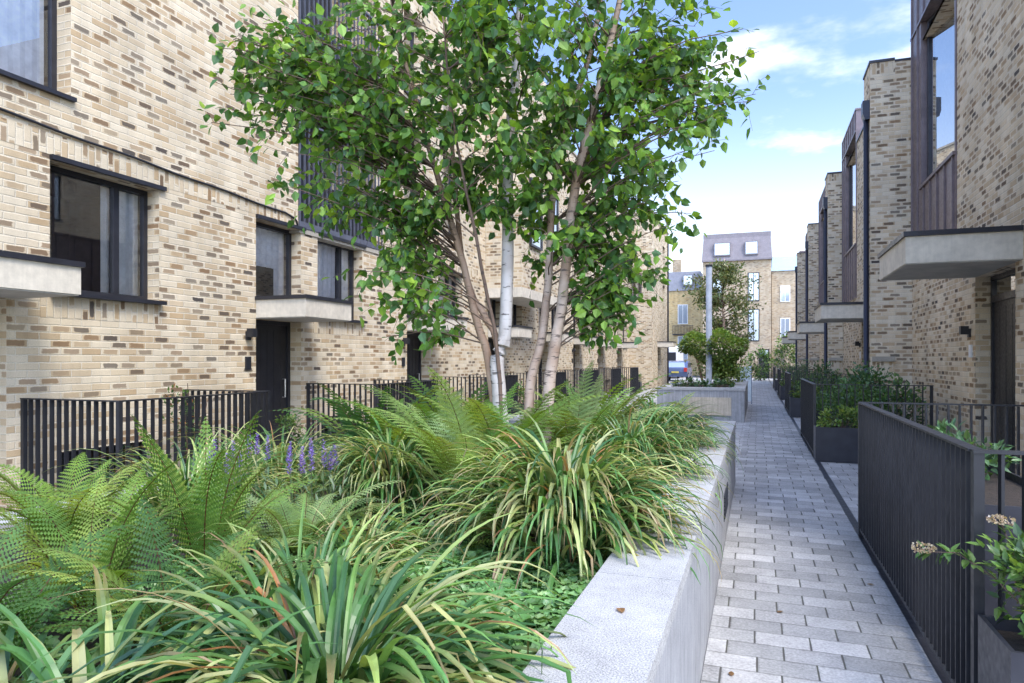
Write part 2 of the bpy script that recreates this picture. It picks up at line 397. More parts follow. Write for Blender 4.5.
def window(par, X, n, y0, y1, z0, z1, mull=(), transom=(), fw=.055, sill=True, curtain=None, lintel=True, glass=None, sillproj=.09, reveal=.2, curmat=None):
    """X: plane of the frame's outer face (already set back)"""
    f = MB(); d = .07; Xi = X - n*d
    f.box(X, Xi, y0, y0+fw, z0, z1); f.box(X, Xi, y1-fw, y1, z0, z1)
    f.box(X, Xi, y0+fw, y1-fw, z0, z0+fw); f.box(X, Xi, y0+fw, y1-fw, z1-fw, z1)
    for mY in mull: f.box(X+n*.003, Xi, mY-fw*.6, mY+fw*.6, z0+fw, z1-fw)
    for tz in transom: f.box(X+n*.002, Xi, y0+fw, y1-fw, tz-fw/2, tz+fw/2)
    W = f.build('window', FRAME, par)
    p = MB(); xg = X - n*.03
    ed = [y0+fw] + list(mull) + [y1-fw]
    p.face([(xg,y0+fw,z0+fw),(xg,y1-fw,z0+fw),(xg,y1-fw,z1-fw),(xg,y0+fw,z1-fw)] if n > 0 else [(xg,y1-fw,z0+fw),(xg,y0+fw,z0+fw),(xg,y0+fw,z1-fw),(xg,y1-fw,z1-fw)])
    p.build('pane', glass or GLASS, W)
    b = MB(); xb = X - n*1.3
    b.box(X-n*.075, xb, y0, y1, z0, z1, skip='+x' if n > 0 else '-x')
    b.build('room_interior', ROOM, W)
    if curtain:
        for (ca, cb, cz) in curtain:
            c = MB(); xc = X - n*.09; k = max(3, int((cb-ca)/.06))
            for i in range(k):
                a_, b_ = ca+(cb-ca)*i/k, ca+(cb-ca)*(i+1)/k
                xa = xc + (.008 if i % 2 else -.008); xb_ = xc + (-.008 if i % 2 else .008)
                c.face([(xa,a_,cz),(xb_,b_,cz),(xb_,b_,z1-fw),(xa,a_,z1-fw)])
            c.build('curtain', curmat or CURT, W, smooth=True)
    if sill:
        s = MB(); s.box(X-n*.01, X+n*(reveal+sillproj), y0-.01, y1+.03, z0-.045, z0-.003); s.build('sill', FRAME, W)
    if lintel:
        s = MB(); s.box(X+n*.01, X+n*(reveal+.045), y0-.005, y1+.07, z1+.002, z1+.05); s.build('head_flashing', FRAME, W)
    return W

def door(par, X, n, y0, y1, z1, transom=None, fw=.06, hy=None):
    f = MB(); d = .08
    f.box(X, X-n*d, y0, y0+fw, 0, z1); f.box(X, X-n*d, y1-fw, y1, 0, z1); f.box(X, X-n*d, y0+fw, y1-fw, z1-fw, z1)
    zt = z1-fw
    if transom: f.box(X+n*.003, X-n*d, y0+fw, y1-fw, transom, transom+.09); zt = transom
    D = f.build('door', FRAME, par)
    l = MB(); l.box(X-n*.025, X-n*.07, y0+fw, y1-fw, .02, zt)
    for k in range(1, 6):   # vertical boards
        yy = y0+fw+(y1-y0-2*fw)*k/6; l.box(X-n*.022, X-n*.03, yy-.004, yy+.004, .1, zt-.08)
    l.build('door_leaf', DOORM, D)
    h = MB(); hh = hy if hy is not None else y0+fw+.08
    h.tube([(X-n*.02,hh,1.02),(X+n*.03,hh,1.02),(X+n*.03,hh,1.3),(X-n*.02,hh,1.3)], .011, 6)
    h.build('handle', CHROME, D)
    if transom:
        g = MB(); xg = X-n*.03; pts = [(xg,y0+fw,transom+.09),(xg,y1-fw,transom+.09),(xg,y1-fw,z1-fw),(xg,y0+fw,z1-fw)]
        g.face(pts if n > 0 else pts[::-1]); g.build('fanlight', GLASS2, D)
    return D

def canopy(par, Xw, Xo, y0, y1, z0, z1, cap=.05, name='canopy'):
    n = 1 if Xo > Xw else -1
    c = MB(); c.box(Xw, Xo, y0, y1, z0+.012, z1)
    C = c.build(name, CREAM, par, bevel=.006)
    s = MB(); s.box(Xw, Xo-n*.012, y0+.012, y1-.012, z0, z0+.0115); s.build('soffit', SOFFIT, C)
    k = MB(); k.box(Xw, Xo+n*.025, y0-.025, y1+.025, z1+.001, z1+cap); k.build('canopy_cap', FRAME, C)
    return C

def wall_light(par, X, n, y, z):
    m = MB(); m.box(X, X+n*.03, y-.04, y+.04, z-.06, z+.06); m.box(X+n*.03, X+n*.13, y-.05, y+.05, z-.02, z+.1)
    m.build('wall_light', BLACKP, par, bevel=.006)
def intercom(par, X, n, y, z, mat=LAMPW):
    m = MB(); m.box(X, X+n*.025, y-.05, y+.05, z-.09, z+.09); m.build('intercom', mat, par, bevel=.005)

# ------------------------------------------------------------------ left terrace
XL = -6.65
def soldier(par, X, n, y0, y1, z0, z1, mat):
    m = MB(); m.box(X-n*.004, X+n*.003, y0, y1, z0, z1, swap=True); m.build('soldier_course', mat, par)
def left_house(label, y0, P, top=9.5, upper='win', X=XL, detail=True, first=False):
    """y0 start, P pitch 4.4: door and window offsets from y0"""
    h = thing('terrace_house', label, 'house', (X, y0+2.2, 0), 'pale brick terrace houses on the left side')
    inv = Matrix.Translation(Vector((-X, -(y0+2.2), 0)))
    before = set(bpy.data.objects)
    y1 = y0+4.4
    dA, dB = y0+.83, y0+1.84; wA, wB = y0+2.26, y0+3.58
    ops = [(dA, dB, 0, 2.18, .22), (wA, wB, 2.29, 3.6, .2), (wA+.1, wB+.05, -.02, .66, .3)]
    if not first: ops.append((dA, dB, 2.48, 3.6, .2))
    up = []
    if upper == 'first': up = [(y0+.83, y0+2.48, 4.3, 6.5), (y0+.83, y0+2.48, 7.1, 8.9)]
    elif upper == 'win': up = [(y0+.7, y0+1.5, 4.5, 6.3), (y0+2.5, y0+3.4, 4.5, 6.3), (y0+.7, y0+1.5, 7.0, 8.7), (y0+2.5, y0+3.4, 7.0, 8.7)]
    ops += [(*o, .22) for o in up]
    if upper == 'loggia': ops += [(y0+1.77, y0+4.05, 3.74, 6.0, .9), (y0+1.77, y0+4.05, 6.28, 9.2, .9)]
    m = MB(); wall_x(m, X, 1, y0, y1, -.05, top, ops, .2)
    m.box(X-8, X, y0, y1, -.05, top, skip='+x -z')
    if upper == 'loggia':
        for (za, zb) in ((3.74, 6.0), (6.28, 9.2)):
            a, b = y0+1.77, y0+4.05; xx = X-.9
            m.face([(xx,a,za),(xx,b,za),(xx,b,zb),(xx,a,zb)], [(a,za),(b,za),(b,zb),(a,zb)])
    m.build('wall', BR_L, h)
    c = MB(); c.box(X-.35, X+.05, y0+.002, y1-.002, top+.002, top+.08); c.build('parapet_coping', CAPST, h)
    door(h, X-.2, 1, dA, dB, 2.18, hy=dB-.16)
    canopy(h, X+.002, X+.84, dA, dA+1.11, 2.18, 2.44)
    cz = [(dA+.05, dB-.05, 3.05)] if not first else []
    if not first: window(h, X-.18, 1, dA, dB, 2.48, 3.6, sill=False, curtain=[(dA+.06, dB-.06, 2.98), (dB-.3, dB-.06, 2.52)], reveal=.18)
    window(h, X-.18, 1, wA, wB, 2.29, 3.6, mull=(wB-.42,), curtain=[(wB-.54, wB-.05, 2.33)] if first else [(wA+.06, wB-.46, 2.33), (wB-.38, wB-.06, 2.33)], reveal=.18)
    window(h, X-.27, 1, wA+.1, wB+.05, -.02, .66, sill=False, lintel=False)
    for o in up: window(h, X-.2, 1, o[0], o[1], o[2], o[3], sill=True, lintel=False, glass=GLASS if first else GLASS_UP, curtain=[(o[0]+.06, o[1]-(.08 if first else .25), o[2]+.06)], sillproj=.05, reveal=.2)
    if detail:
        e = y0+1.74 if upper == 'loggia' else y1-.002
        soldier(h, X, 1, y0+.002, e, 3.652, 3.865, BR_L)
        soldier(h, X, 1, wA-.1, wB, 2.02, 2.243, BR_L)
    wall_light(h, X, 1, dA-.17, 1.93 if not first else 1.8); intercom(h, X, 1, dA-.17, 1.55, BLACKP)
    if upper == 'loggia':
        for zb in (3.74, 6.28):
            b = MB(); a, e = y0+1.77, y0+4.05
            b.box(X-.06, X+.03, a+.003, e+.2, zb-.10, zb-.003)
            k = int((e+.18-a)/.115)
            for i in range(k+1):
                yy = a+.02+i*(e+.16-a)/k; b.box(X+.0, X+.028, yy-.007, yy+.007, zb-.002, zb+1.55)
            b.box(X-.03, X+.035, a+.003, e+.2, zb+1.55, zb+1.585)
            B = b.build('balcony_railing', BALC, h)
            p = MB(); p.box(X-.10, X-.07, a+.01, e, zb, zb+.72); p.build('upstand_panel', FRAME, B)
            s = MB(); s.box(X-.86, X+.02, a+.01, e+.18, zb-.18, zb-.105); s.build('balcony_soffit', CAPST, B)
            wA_ = X-.86
            D = MB(); D.box(wA_, wA_+.06, a+.3, e-.3, zb, zb+2.15); D.build('balcony_door', FRAME, B)
    bpy.context.view_layer.update()
    for o in set(bpy.data.objects) - before:
        if o.parent == h: o.matrix_parent_inverse = inv
    return h
left_house('pale brick terrace house nearest on the left with tall upstairs window', 2.57, 4.4, upper='first', first=True)
left_house('pale brick terrace house with barred balconies above its slim canopy', 6.97, 4.4, upper='loggia')
left_house('pale brick terrace house behind the birch, third from the near left', 11.37, 4.4)
# fourth house has an upper storey that hangs out over its door
h4 = left_house('pale brick terrace house with upper storey jutting over its entrance', 15.77, 4.4)
m = MB(); m.box(XL+.004, XL+1.0, 16.4, 20.1, 3.45, 9.45)
o = m.build('jutting_storey', BR_L, h4); o.matrix_parent_inverse = Matrix.Translation((-XL, -17.97, 0))
m = MB(); m.box(XL+.005, XL+1.03, 16.37, 20.13, 3.2, 3.447)
o = m.build('storey_soffit', CREAM, h4); o.matrix_parent_inverse = Matrix.Translation((-XL, -17.97, 0))
for a, b, c, d in ((17.0, 18.0, 4.6, 6.4), (18.6, 19.6, 4.6, 6.4)):
    o = window(h4, XL+1.075, 1, a, b, c, d, sill=False, lintel=False, glass=GLASS2); o.matrix_parent_inverse = Matrix.Translation((-XL, -17.97, 0))
    for k in kids(o):
        if k.name.startswith('room'): bpy.data.objects.remove(k)
for i, l in enumerate(('pale brick terrace house fifth along the left row beside the birch stems', 'pale brick terrace house sixth along the left row with plain windows',
     'pale brick terrace house seventh along the left row near the far planter', 'pale brick terrace house eighth along the left row, next to the end block')):
    left_house(l, 20.17+4.4*i, 4.4, detail=i < 2)
# end block steps forward
eb = thing('end_block', 'tall pale brick end block stepping forward at the far left', 'building', (-7, 40.5, 0))
m = MB(); ops = [(40.2, 41.2, 0, 2.3, .2), (42.4, 43.6, 4.4, 6.2, .2), (42.4, 43.6, 7.0, 8.6, .2)]
wall_x(m, -5.45, 1, 37.8, 45, -.05, 9.7, ops, .2); m.box(-14.6, -5.45, 37.8, 45, -.05, 9.7, skip='+x -z')
o = m.build('wall', BR_L, eb); inv = Matrix.Translation((7, -40.5, 0)); o.matrix_parent_inverse = inv
m = MB(); m.box(-6.55, -6.0, 37.77, 37.797, 5.0, 6.3); o = m.build('window', FRAME, eb); o.matrix_parent_inverse = inv
m = MB(); m.box(-6.5, -6.05, 37.76, 37.768, 5.05, 6.25); m.build('pane', GLASS2, o)
o = door(eb, -5.65, 1, 40.2, 41.2, 2.3); o.matrix_parent_inverse = inv
o = canopy(eb, -5.448, -4.55, 40.0, 41.4, 2.32, 2.6); o.matrix_parent_inverse = inv
for zz in (4.4, 7.0):
    o = window(eb, -5.63, 1, 42.4, 43.6, zz, zz+1.7, sill=False, lintel=False); o.matrix_parent_inverse = inv
m = MB(); m.tube([(-5.40, 44.7, 0), (-5.40, 44.7, 9.5)], .05, 8); o = m.build('downpipe', PIPE, eb); o.matrix_parent_inverse = inv
m = MB(); m.box(-14.7, -5.38, 37.73, 45.05, 9.702, 9.8); o = m.build('parapet_coping', CAPST, eb); o.matrix_parent_inverse = inv

# cable along the two near houses
m = MB(); pts = [(XL+.02, 2.6+i*.29, 3.985-.0247*i*.29*1.35+.008*math.sin(i*1.3)) for i in range(21)]
pts += [(XL+.02, 8.6, 3.76), (XL+.02, 8.68, 3.72), (XL+.02, 8.71, 3.62)]
tag(m.build('cable', BLACKP, None, True) if not m.tube(pts, .014, 6) else None, 'thin black cable drooping across the near left brick wall', 'cable')

# ------------------------------------------------------------------ right houses
def right_house(label, y0, L, Xr, Xf, top, pier_top, zc, xo, near_pier=True, far=False, pier_y=None):
    h = thing('mews_house', label, 'house', (Xr, y0+L/2, 0), 'tan brick mews houses on the right side')
    inv = Matrix.Translation((-Xr, -(y0+L/2), 0)); before = set(bpy.data.objects)
    y1 = y0+L
    bA, bB = y1-3.2, y1-.05
    dA, dB = y1-5.7, y1-4.13
    oA, oB = bA+.06, bB-.82
    wt_ = 7.52; m = MB(); wall_x(m, Xr, -1, y0, y1, -.05, wt_, [(dA, dB, 0, zc, .2), (bA, bB, 3.3, wt_, .03), (y0+1.4, y0+2.5, 4.6, 6.6, .2)], .2)
    m.box(Xr, Xr+8, y0, y1, -.05, wt_, skip='-x -z'); m.build('wall', BR_R, h)
    window(h, Xr+.18, -1, y0+1.4, y0+2.5, 4.6, 6.6, sill=False, lintel=False, glass=GLASS2)
    pa = pier_y if pier_y is not None else y0
    p = MB(); p.box(Xf, Xr-.001, pa, pa+.85, -.05, pier_top, skip='-z'); P = p.build('brick_pier', BR_R, h)
    c = MB(); c.box(Xf-.02, Xr-.003, pa-.02, pa+.87, pier_top+.001, pier_top+.05); c.build('pier_cap', FRAME, P)
    c = MB(); c.box(Xf+.03, Xr-.003, pa-.05, pa-.003, 1.56, 1.66); c.build('ledge', CAPST, P)
    s = MB(); s.box(Xf+.001, Xr-.003, pa-.003, pa+.002, pier_top-.23, pier_top-.005, swap=True); s.build('soldier_course', BR_R, P)
    s = MB(); s.box(Xf+.03, Xr-.003, pa-.0035, pa+.002, 1.32, 1.555, swap=True); s.build('soldier_course', BR_R, P)
    # downpipe and hopper on the pier's street face
    d = MB(); d.tube([(Xf-.055, pa+.14, .05), (Xf-.055, pa+.14, pier_top-1.05)], .05, 10)
    D = d.build('downpipe', PIPE, h, True)
    d = MB(); d.prism([(Xf-.13, pier_top-.72), (Xf-.002, pier_top-.72), (Xf-.002, pier_top-1.1), (Xf-.09, pier_top-1.1), (Xf-.13, pier_top-.98)], pa+.03, pa+.27)
    d.build('hopper', PIPE, D)
    # metal clad bay: panel with deep window
    b = MB(); X = Xr-.02
    wall_x(b, X, -1, bA, bB, 3.3, top-.05, [(oA, oB, 4.8, 7.85, .66)], .66)
    b.box(X, Xr+3.2, bA, bB, 3.3, top-.05, skip='-x'); b.box(X-.02, Xr+3.2, bA-.02, bB+.02, top-.048, top)
    for k in range(7):
        yy = bA+.1+(bB-bA-.2)*k/6
        if yy < oB+.02: segs = [(3.32, 4.74), (7.9, top-.06)]
        else: segs = [(3.32, top-.06)]
        for a_, e_ in segs: b.box(X-.03, X-.001, yy-.012, yy+.012, a_, e_)
    b.box(X-.04, X-.001, bA, oB+.03, 4.745, 4.80); b.box(X-.002, X-.025, bA, bB, 7.852, 7.9)
    B = b.build('metal_bay', BRONZE, h)
    W = window(h, 0, -1, 0, oB-oA, 4.8, 7.85, sill=False, lintel=False, glass=GLASS2, curtain=[(.08, oB-oA-.08, 4.9)], fw=.06)
    W.location = (X+.58, oA, 0); W.rotation_euler.z = R(12.5)
    door(h, Xr+.18, -1, dA, dB, zc, transom=zc-.36, hy=dA+.2)
    canopy(h, Xr-.002, xo, dA-.25, dB+.03, zc, zc+.335, .06)
    wall_light(h, Xr, -1, dB+.24, 1.98); intercom(h, Xr, -1, dB+.18, 1.72)
    c = MB(); c.box(Xr-.03, Xr+.3, y0+.003, bA-.03, wt_+.002, wt_+.05); c.build('parapet_cap', FRAME, h)
    for o in set(bpy.data.objects) - before:
        if o.parent == h: o.matrix_parent_inverse = inv
    return h
SP = 8.68
right_house('tan brick mews house nearest on the right with big bronze framed window', 6.62-.9, SP+.9, 2.88, 2.14, 9.7, 7.55, 2.75, 1.69)
for i, l in enumerate(('tan brick mews house second along the right, tall pipe on its corner', 'tan brick mews house third along the right side of the path',
                       'tan brick mews house fourth along the right, narrow at this distance', 'tan brick mews house fifth along the right, farthest of its row')):
    right_house(l, 15.3+SP*i, SP, 2.58, 2.14, 8.5, 7.55, 2.58, 1.46)

# ------------------------------------------------------------------ railings
def railing(label, pts, height, spacing, group, fill=.04, base=.06, thick=.012):
    """flat-bar railing along a polyline of (x,y); bars stand with their flat side across the line"""
    o = thing('railing', label, 'railing', (pts[0][0], pts[0][1], 0), group)
    inv = Vector((pts[0][0], pts[0][1], 0))
    tr = MB(); lr = MB(); bars = []
    for i in range(len(pts)-1):
        a, b = Vector((*pts[i], 0))-inv, Vector((*pts[i+1], 0))-inv
        d = (b-a); L = d.length; d.normalize(); s = Vector((-d.y, d.x, 0))
        ex = fill/2 if 0 < i else 0
        def obox(mb, p, l, w_, z0, z1):
            c = [p - d*l/2 - s*w_/2, p + d*l/2 - s*w_/2, p + d*l/2 + s*w_/2, p - d*l/2 + s*w_/2]
            lo = [(q.x, q.y, z0) for q in c]; hi = [(q.x, q.y, z1) for q in c]
            mb.face(lo[::-1]); mb.face(hi)
            for k in range(4): mb.face([lo[k], lo[(k+1) % 4], hi[(k+1) % 4], hi[k]])
        mid = (a+b)/2
        obox(tr, mid, L+(fill if i % 2 == 0 else -fill), fill+.012, height-.012+.001*i, height+.001*i)
        obox(lr, mid, L-fill, .03, base, base+.03)
        k = max(2, round(L/spacing))
        for j in range(k+1):
            if i and j == 0: continue
            bm_ = MB(); p = a + (b-a)*(j/k)
            post = j in (0, k)
            obox(bm_, p, .04 if post else thick, fill, 0 if post else base+.031, height-.013)
            bars.append((bm_, post))
    tr.build('top_rail', FENCE, o); lr.build('bottom_rail', FENCE, o)
    for bm_, post in bars: bm_.build('post' if post else 'bar', FENCE, o)
    return o
rl = railing('black upright bar railing round the front garden, nearest on the right', [(2.84, 3.4), (.885, 3.4), (.885, 6.85), (2.84, 6.85)], 1.215, .085, 'black railings on the right of the path', .045)
rl_proto = railing('black upright bar railing second along the right, half buried in shrubs', [(2.54, 12.1), (.885, 12.1), (.885, 15.5), (2.1, 15.5)], 1.2, .12, 'black railings on the right of the path', .045)
for i, l in enumerate(('black upright bar railing third along the right of the path', 'black upright bar railing fourth along the right of the path', 'black upright bar railing farthest along the right of the path')):
    c = rl_proto.copy(); COL.objects.link(c); c.location.y += SP*(i+1); c['label'] = l
    for ch in kids(rl_proto):
        d = ch.copy(); COL.objects.link(d); d.parent = c
lg = 'black railings in front of the left terrace'
l0 = railing('black bar railing around the nearest left lightwell behind the ferns', [(XL+.02, 4.56), (-5.4, 4.56), (-5.4, 6.54), (XL+.02, 6.54)], 1.23, .092, lg)
for i, l in enumerate(('black bar railing second along the left, before the barred balcony house', 'black bar railing third along the left, behind the birch stems',
     'black bar railing fourth along the left, right of the birch stems', 'black bar railing fifth along the left terrace', 'black bar railing sixth along the left terrace', 'black bar railing seventh along the left terrace')):
    c = l0.copy(); COL.objects.link(c); c.location.y += 4.4*(i+1); c['label'] = l
    for ch in kids(l0):
        d = ch.copy(); COL.objects.link(d); d.parent = c

# ------------------------------------------------------------------ plants
def vary(c, a=.18):
    k = 1+rnd.uniform(-a, a); return (c[0]*k*(1+rnd.uniform(-a, a)*.5), c[1]*k, c[2]*k*(1+rnd.uniform(-a, a)*.6))
def leaf(mb, p, d, up, L, W, col, fold=.25, curl=.15):
    """one ovate pointed leaf: base p, direction d, approximate normal up"""
    d = d.normalized(); s = d.cross(up)
    if s.length < 1e-3: s = d.cross(Vector((1, 0, .3)))
    s.normalize(); n = s.cross(d)
    def pt(t, w_): return p + d*L*t + s*W*w_ + n*(abs(w_)*W*fold - L*curl*t*t)
    a, m1, m2, tip = pt(0, 0), pt(.38, 0), pt(.72, 0), pt(1, 0)
    l1, l2, r1, r2 = pt(.3, .5), pt(.66, .36), pt(.3, -.5), pt(.66, -.36)
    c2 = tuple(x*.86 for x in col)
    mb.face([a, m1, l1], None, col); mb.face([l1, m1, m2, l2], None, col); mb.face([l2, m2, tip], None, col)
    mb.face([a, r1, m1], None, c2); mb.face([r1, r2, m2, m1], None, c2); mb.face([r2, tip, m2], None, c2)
def leaf4(mb, p, d, up, L, W, col):
    d = d.normalized(); s = d.cross(up)
    if s.length < 1e-3: s = d.cross(Vector((1, 0, .3)))
    s.normalize(); n = s.cross(d)
    a = p; b = p+d*L*.45+s*W*.5+n*W*.15; c = p+d*L; e = p+d*L*.45-s*W*.5+n*W*.15
    mb.face([a, e, c], None, col); mb.face([a, c, b], None, tuple(x*.88 for x in col))
def rdir(r=rnd):
    while True:
        v = Vector((r.uniform(-1, 1), r.uniform(-1, 1), r.uniform(-1, 1)))
        if .05 < v.length < 1: return v.normalized()

def strap(mb, base, az, L, el, droop, W, col, tip, seg=8, twist=0., kink=None):
    p = Vector(base); e = el; st = L/seg
    h = Vector((math.cos(az), math.sin(az), 0)); pv = None
    rings = []
    for i in range(seg+1):
        t = i/seg
        s = Vector((-math.sin(az+twist*t), math.cos(az+twist*t), 0))
        w_ = W*(.55+.45*min(1, t*4))*(1-max(0, (t-.45)/.55)**1.8)+.0006
        T = h*math.cos(e)+Vector((0, 0, 1))*math.sin(e); n = s.cross(T)
        if n.z < 0: n = -n
        rings.append((p + s*w_/2 + n*w_*.22, p.copy(), p - s*w_/2 + n*w_*.22))
        p = p + T*st
        e -= droop/seg*(.5+1.1*t)
        if kink and abs(t-kink) < .5/seg: e -= .9
    for i in range(seg):
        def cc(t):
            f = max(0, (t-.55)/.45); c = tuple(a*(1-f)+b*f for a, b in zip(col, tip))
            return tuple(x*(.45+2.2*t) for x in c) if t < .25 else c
        c0, c1 = cc(i/seg), cc((i+1)/seg); d0, d1 = tuple(x*.9 for x in c0), tuple(x*.9 for x in c1)
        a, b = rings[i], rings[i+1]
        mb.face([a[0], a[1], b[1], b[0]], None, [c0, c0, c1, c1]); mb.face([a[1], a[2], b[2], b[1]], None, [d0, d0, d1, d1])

G_STRAP = [(.065,.16,.04), (.09,.21,.055), (.125,.245,.06), (.05,.13,.045), (.26,.34,.10), (.38,.40,.17)]
def strap_clump(label, loc, n, L, W, el=(35, 88), droop=(1.3, 2.4), rbase=.14, pal=G_STRAP, dead=.10, seg=8, cat='grass plant', name='strap_leaf_clump', pale=.25, dome=0.):
    mb = MB(); r = rnd
    for i in range(n):
        az = r.uniform(0, 2*math.pi); rr = rbase*math.sqrt(r.random())
        q = r.random()
        col = vary(r.choice(pal[:4] if q > pale else pal[4:]))
        tip = tuple(x*1.15 for x in col)
        if r.random() < .22: tip = (.30, .20, .09)
        kink = None
        if r.random() < dead: col = vary(r.choice([(.34,.22,.11), (.40,.29,.15), (.27,.24,.07), (.36,.16,.06)])); tip = vary((.36,.27,.16))
        if r.random() < .12: kink = r.uniform(.35, .7)
        l_ = L*r.uniform(.6, 1.1)
        isdead = col[0] > col[1]; wk = .6 if isdead else 1.
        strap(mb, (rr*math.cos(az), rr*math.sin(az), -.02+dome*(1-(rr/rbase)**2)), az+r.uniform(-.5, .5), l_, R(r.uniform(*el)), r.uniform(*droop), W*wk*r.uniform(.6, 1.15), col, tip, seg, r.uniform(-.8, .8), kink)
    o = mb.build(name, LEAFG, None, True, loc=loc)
    return tag(o, label, cat)

def fern_mesh(n, L, width, pal, el=(55, 80), droop=(.9, 1.6), npair=24, lobes=True, stemcol=(.10,.055,.025), spread=None):
    mb = MB(); r = rnd
    for k in range(n):
        az = 2*math.pi*(k+r.uniform(-.3, .3))/n if spread is None else r.uniform(*spread)
        l_ = L*r.uniform(.7, 1.1); e = R(r.uniform(*el)); dr = r.uniform(*droop); wd = width*l_/L*r.uniform(.85, 1.1)
        col = vary(r.choice(pal)); seg = npair
        p = Vector((.05*math.cos(az), .05*math.sin(az), 0)); h = Vector((math.cos(az), math.sin(az), 0))
        side = Vector((-math.sin(az), math.cos(az), 0)); roll = r.uniform(-.3, .3)
        pts = []
        az_d = r.uniform(-.5, .5)
        for i in range(seg+1):
            t = i/seg
            a2 = az+az_d*t; h2 = Vector((math.cos(a2), math.sin(a2), 0)); s2 = Vector((-math.sin(a2), math.cos(a2), 0))
            T = h2*math.cos(e)+Vector((0, 0, 1))*math.sin(e); pts.append((p.copy(), T, s2))
            p = p+T*(l_/seg); e -= dr/seg*(.35+1.3*t)
        mb.tube([q[0] for q in pts[::3]]+[pts[-1][0]], [.0042*(1-.8*j/(len(pts[::3]))) for j in range(len(pts[::3])+1)], 3, 0, stemcol, False)
        for i in range(2, seg+1):
            t = i/seg
            prof = math.sin(math.pi*min(1, (t*.86+.14))**.8)**.8 if t < .98 else .12
            prof = max(.08, min(1, (t-.05)*4.5))*(1-t**2.2)**.9+.03
            P, T, S = pts[i]; N = S.cross(T)
            if N.z < 0: N = -N
            sp = l_/seg
            for sg in (1, -1):
                pl = wd*prof*r.uniform(.9, 1.06)
                D = (S*sg*math.cos(.30+.35*t)+T*math.sin(.30+.35*t)+N*(.10+roll*sg)).normalized()
                cc = vary(col, .10)
                Q = D.cross(N).normalized()
                if lobes:
                    nl = max(3, int(pl/.0105)); wl = sp*.62
                    for j in range(nl):
                        tt = j/nl; b0 = P+D*pl*tt-N*pl*.22*tt*tt; b1 = P+D*pl*(j+1)/nl-N*pl*.22*((j+1)/nl)**2
                        wj = wl*(1-tt)**.55
                        for qs in (1, -1):
                            tipp = (b0+b1)/2+D*(pl/nl)*.35+Q*qs*wj-N*wj*.15
                            mb.face([b0, b1, b0*.35+b1*.65+Q*qs*wj*.9, tipp*.6+b0*.4+Q*qs*wj*.35], None, tuple(x*(.92 if qs > 0 else 1.05) for x in cc))
                else:
                    e1 = P+D*pl-N*pl*.2; w_ = sp*.48; mid = P+D*pl*.4-N*pl*.04
                    mb.face([P, mid+Q*w_, e1, mid-Q*w_], None, cc)
    return mb
FG1 = [(.135,.235,.04), (.18,.28,.05), (.10,.195,.038), (.235,.325,.07)]
FG2 = [(.21,.31,.10), (.25,.34,.13), (.18,.28,.08)]
FG3 = [(.065,.15,.045), (.085,.18,.05), (.05,.125,.038)]
def fern(label, loc, *a, **k):
    o = fern_mesh(*a, **k).build('fern', FERNM, None, False, loc=loc); return tag(o, label, 'fern')

def shrub(label, loc, rad, n, lsize, pal, cat='shrub', name='shrub', stems=7, simple=True, shell=.55, mat=None, group=None, lw=.5, base=0., clumps=0):
    """leafy shrub: stems fan out from the base, leaves fill an ellipsoid standing on it"""
    r = rnd; t = thing(name, label, cat, loc, group); n = int(n*1.7)
    if simple: lsize *= 1.3; lw *= 1.25
    c = Vector((0, 0, base+rad[2])); mb = MB(); st = MB(); tips = []
    for i in range(stems):
        d = rdir(); d.z = abs(d.z)*.8+.15; e = c+Vector((d.x*rad[0], d.y*rad[1], d.z*rad[2]))*.75
        mid = e*.5+Vector((r.uniform(-.1, .1)*rad[0], r.uniform(-.1, .1)*rad[1], .0)); b0 = Vector((r.uniform(-.15, .15)*rad[0], r.uniform(-.15, .15)*rad[1], 0))
        th = .006+.010*rad[2]; st.tube([b0, mid, e], [th, th*.7, th*.3], 5); tips.append(e)
    st.build('stems', TWIG, t)
    cl = []
    for i in range(clumps or max(10, n//22)):
        d = rdir(); k = r.uniform(shell, 1.0)
        cl.append(c+Vector((d.x*rad[0], d.y*rad[1], d.z*rad[2]))*k)
    cr_ = .30*min(rad)+.6*lsize
    for i in range(n):
        q = r.choice(cl)+rdir()*cr_*r.random()**.5
        o = (q-c); o = Vector((o.x/rad[0], o.y/rad[1], o.z/rad[2]))
        outd = (o+rdir()*.9+Vector((0, 0, .2))).normalized()
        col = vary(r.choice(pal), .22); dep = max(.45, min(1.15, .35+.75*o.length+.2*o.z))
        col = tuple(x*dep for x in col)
        up = (Vector((0, 0, 1))+rdir()*.7).normalized()
        L_ = lsize*r.uniform(.65, 1.2)
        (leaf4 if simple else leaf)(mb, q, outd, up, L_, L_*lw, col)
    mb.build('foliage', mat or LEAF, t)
    return t
G_DARK = [(.045,.10,.045), (.06,.13,.055), (.075,.155,.06), (.095,.18,.07)]
G_MID = [(.06,.13,.035), (.085,.17,.04), (.11,.20,.05), (.045,.10,.03)]
G_LIME = [(.17,.28,.05), (.22,.32,.07), (.12,.22,.045), (.26,.33,.08)]

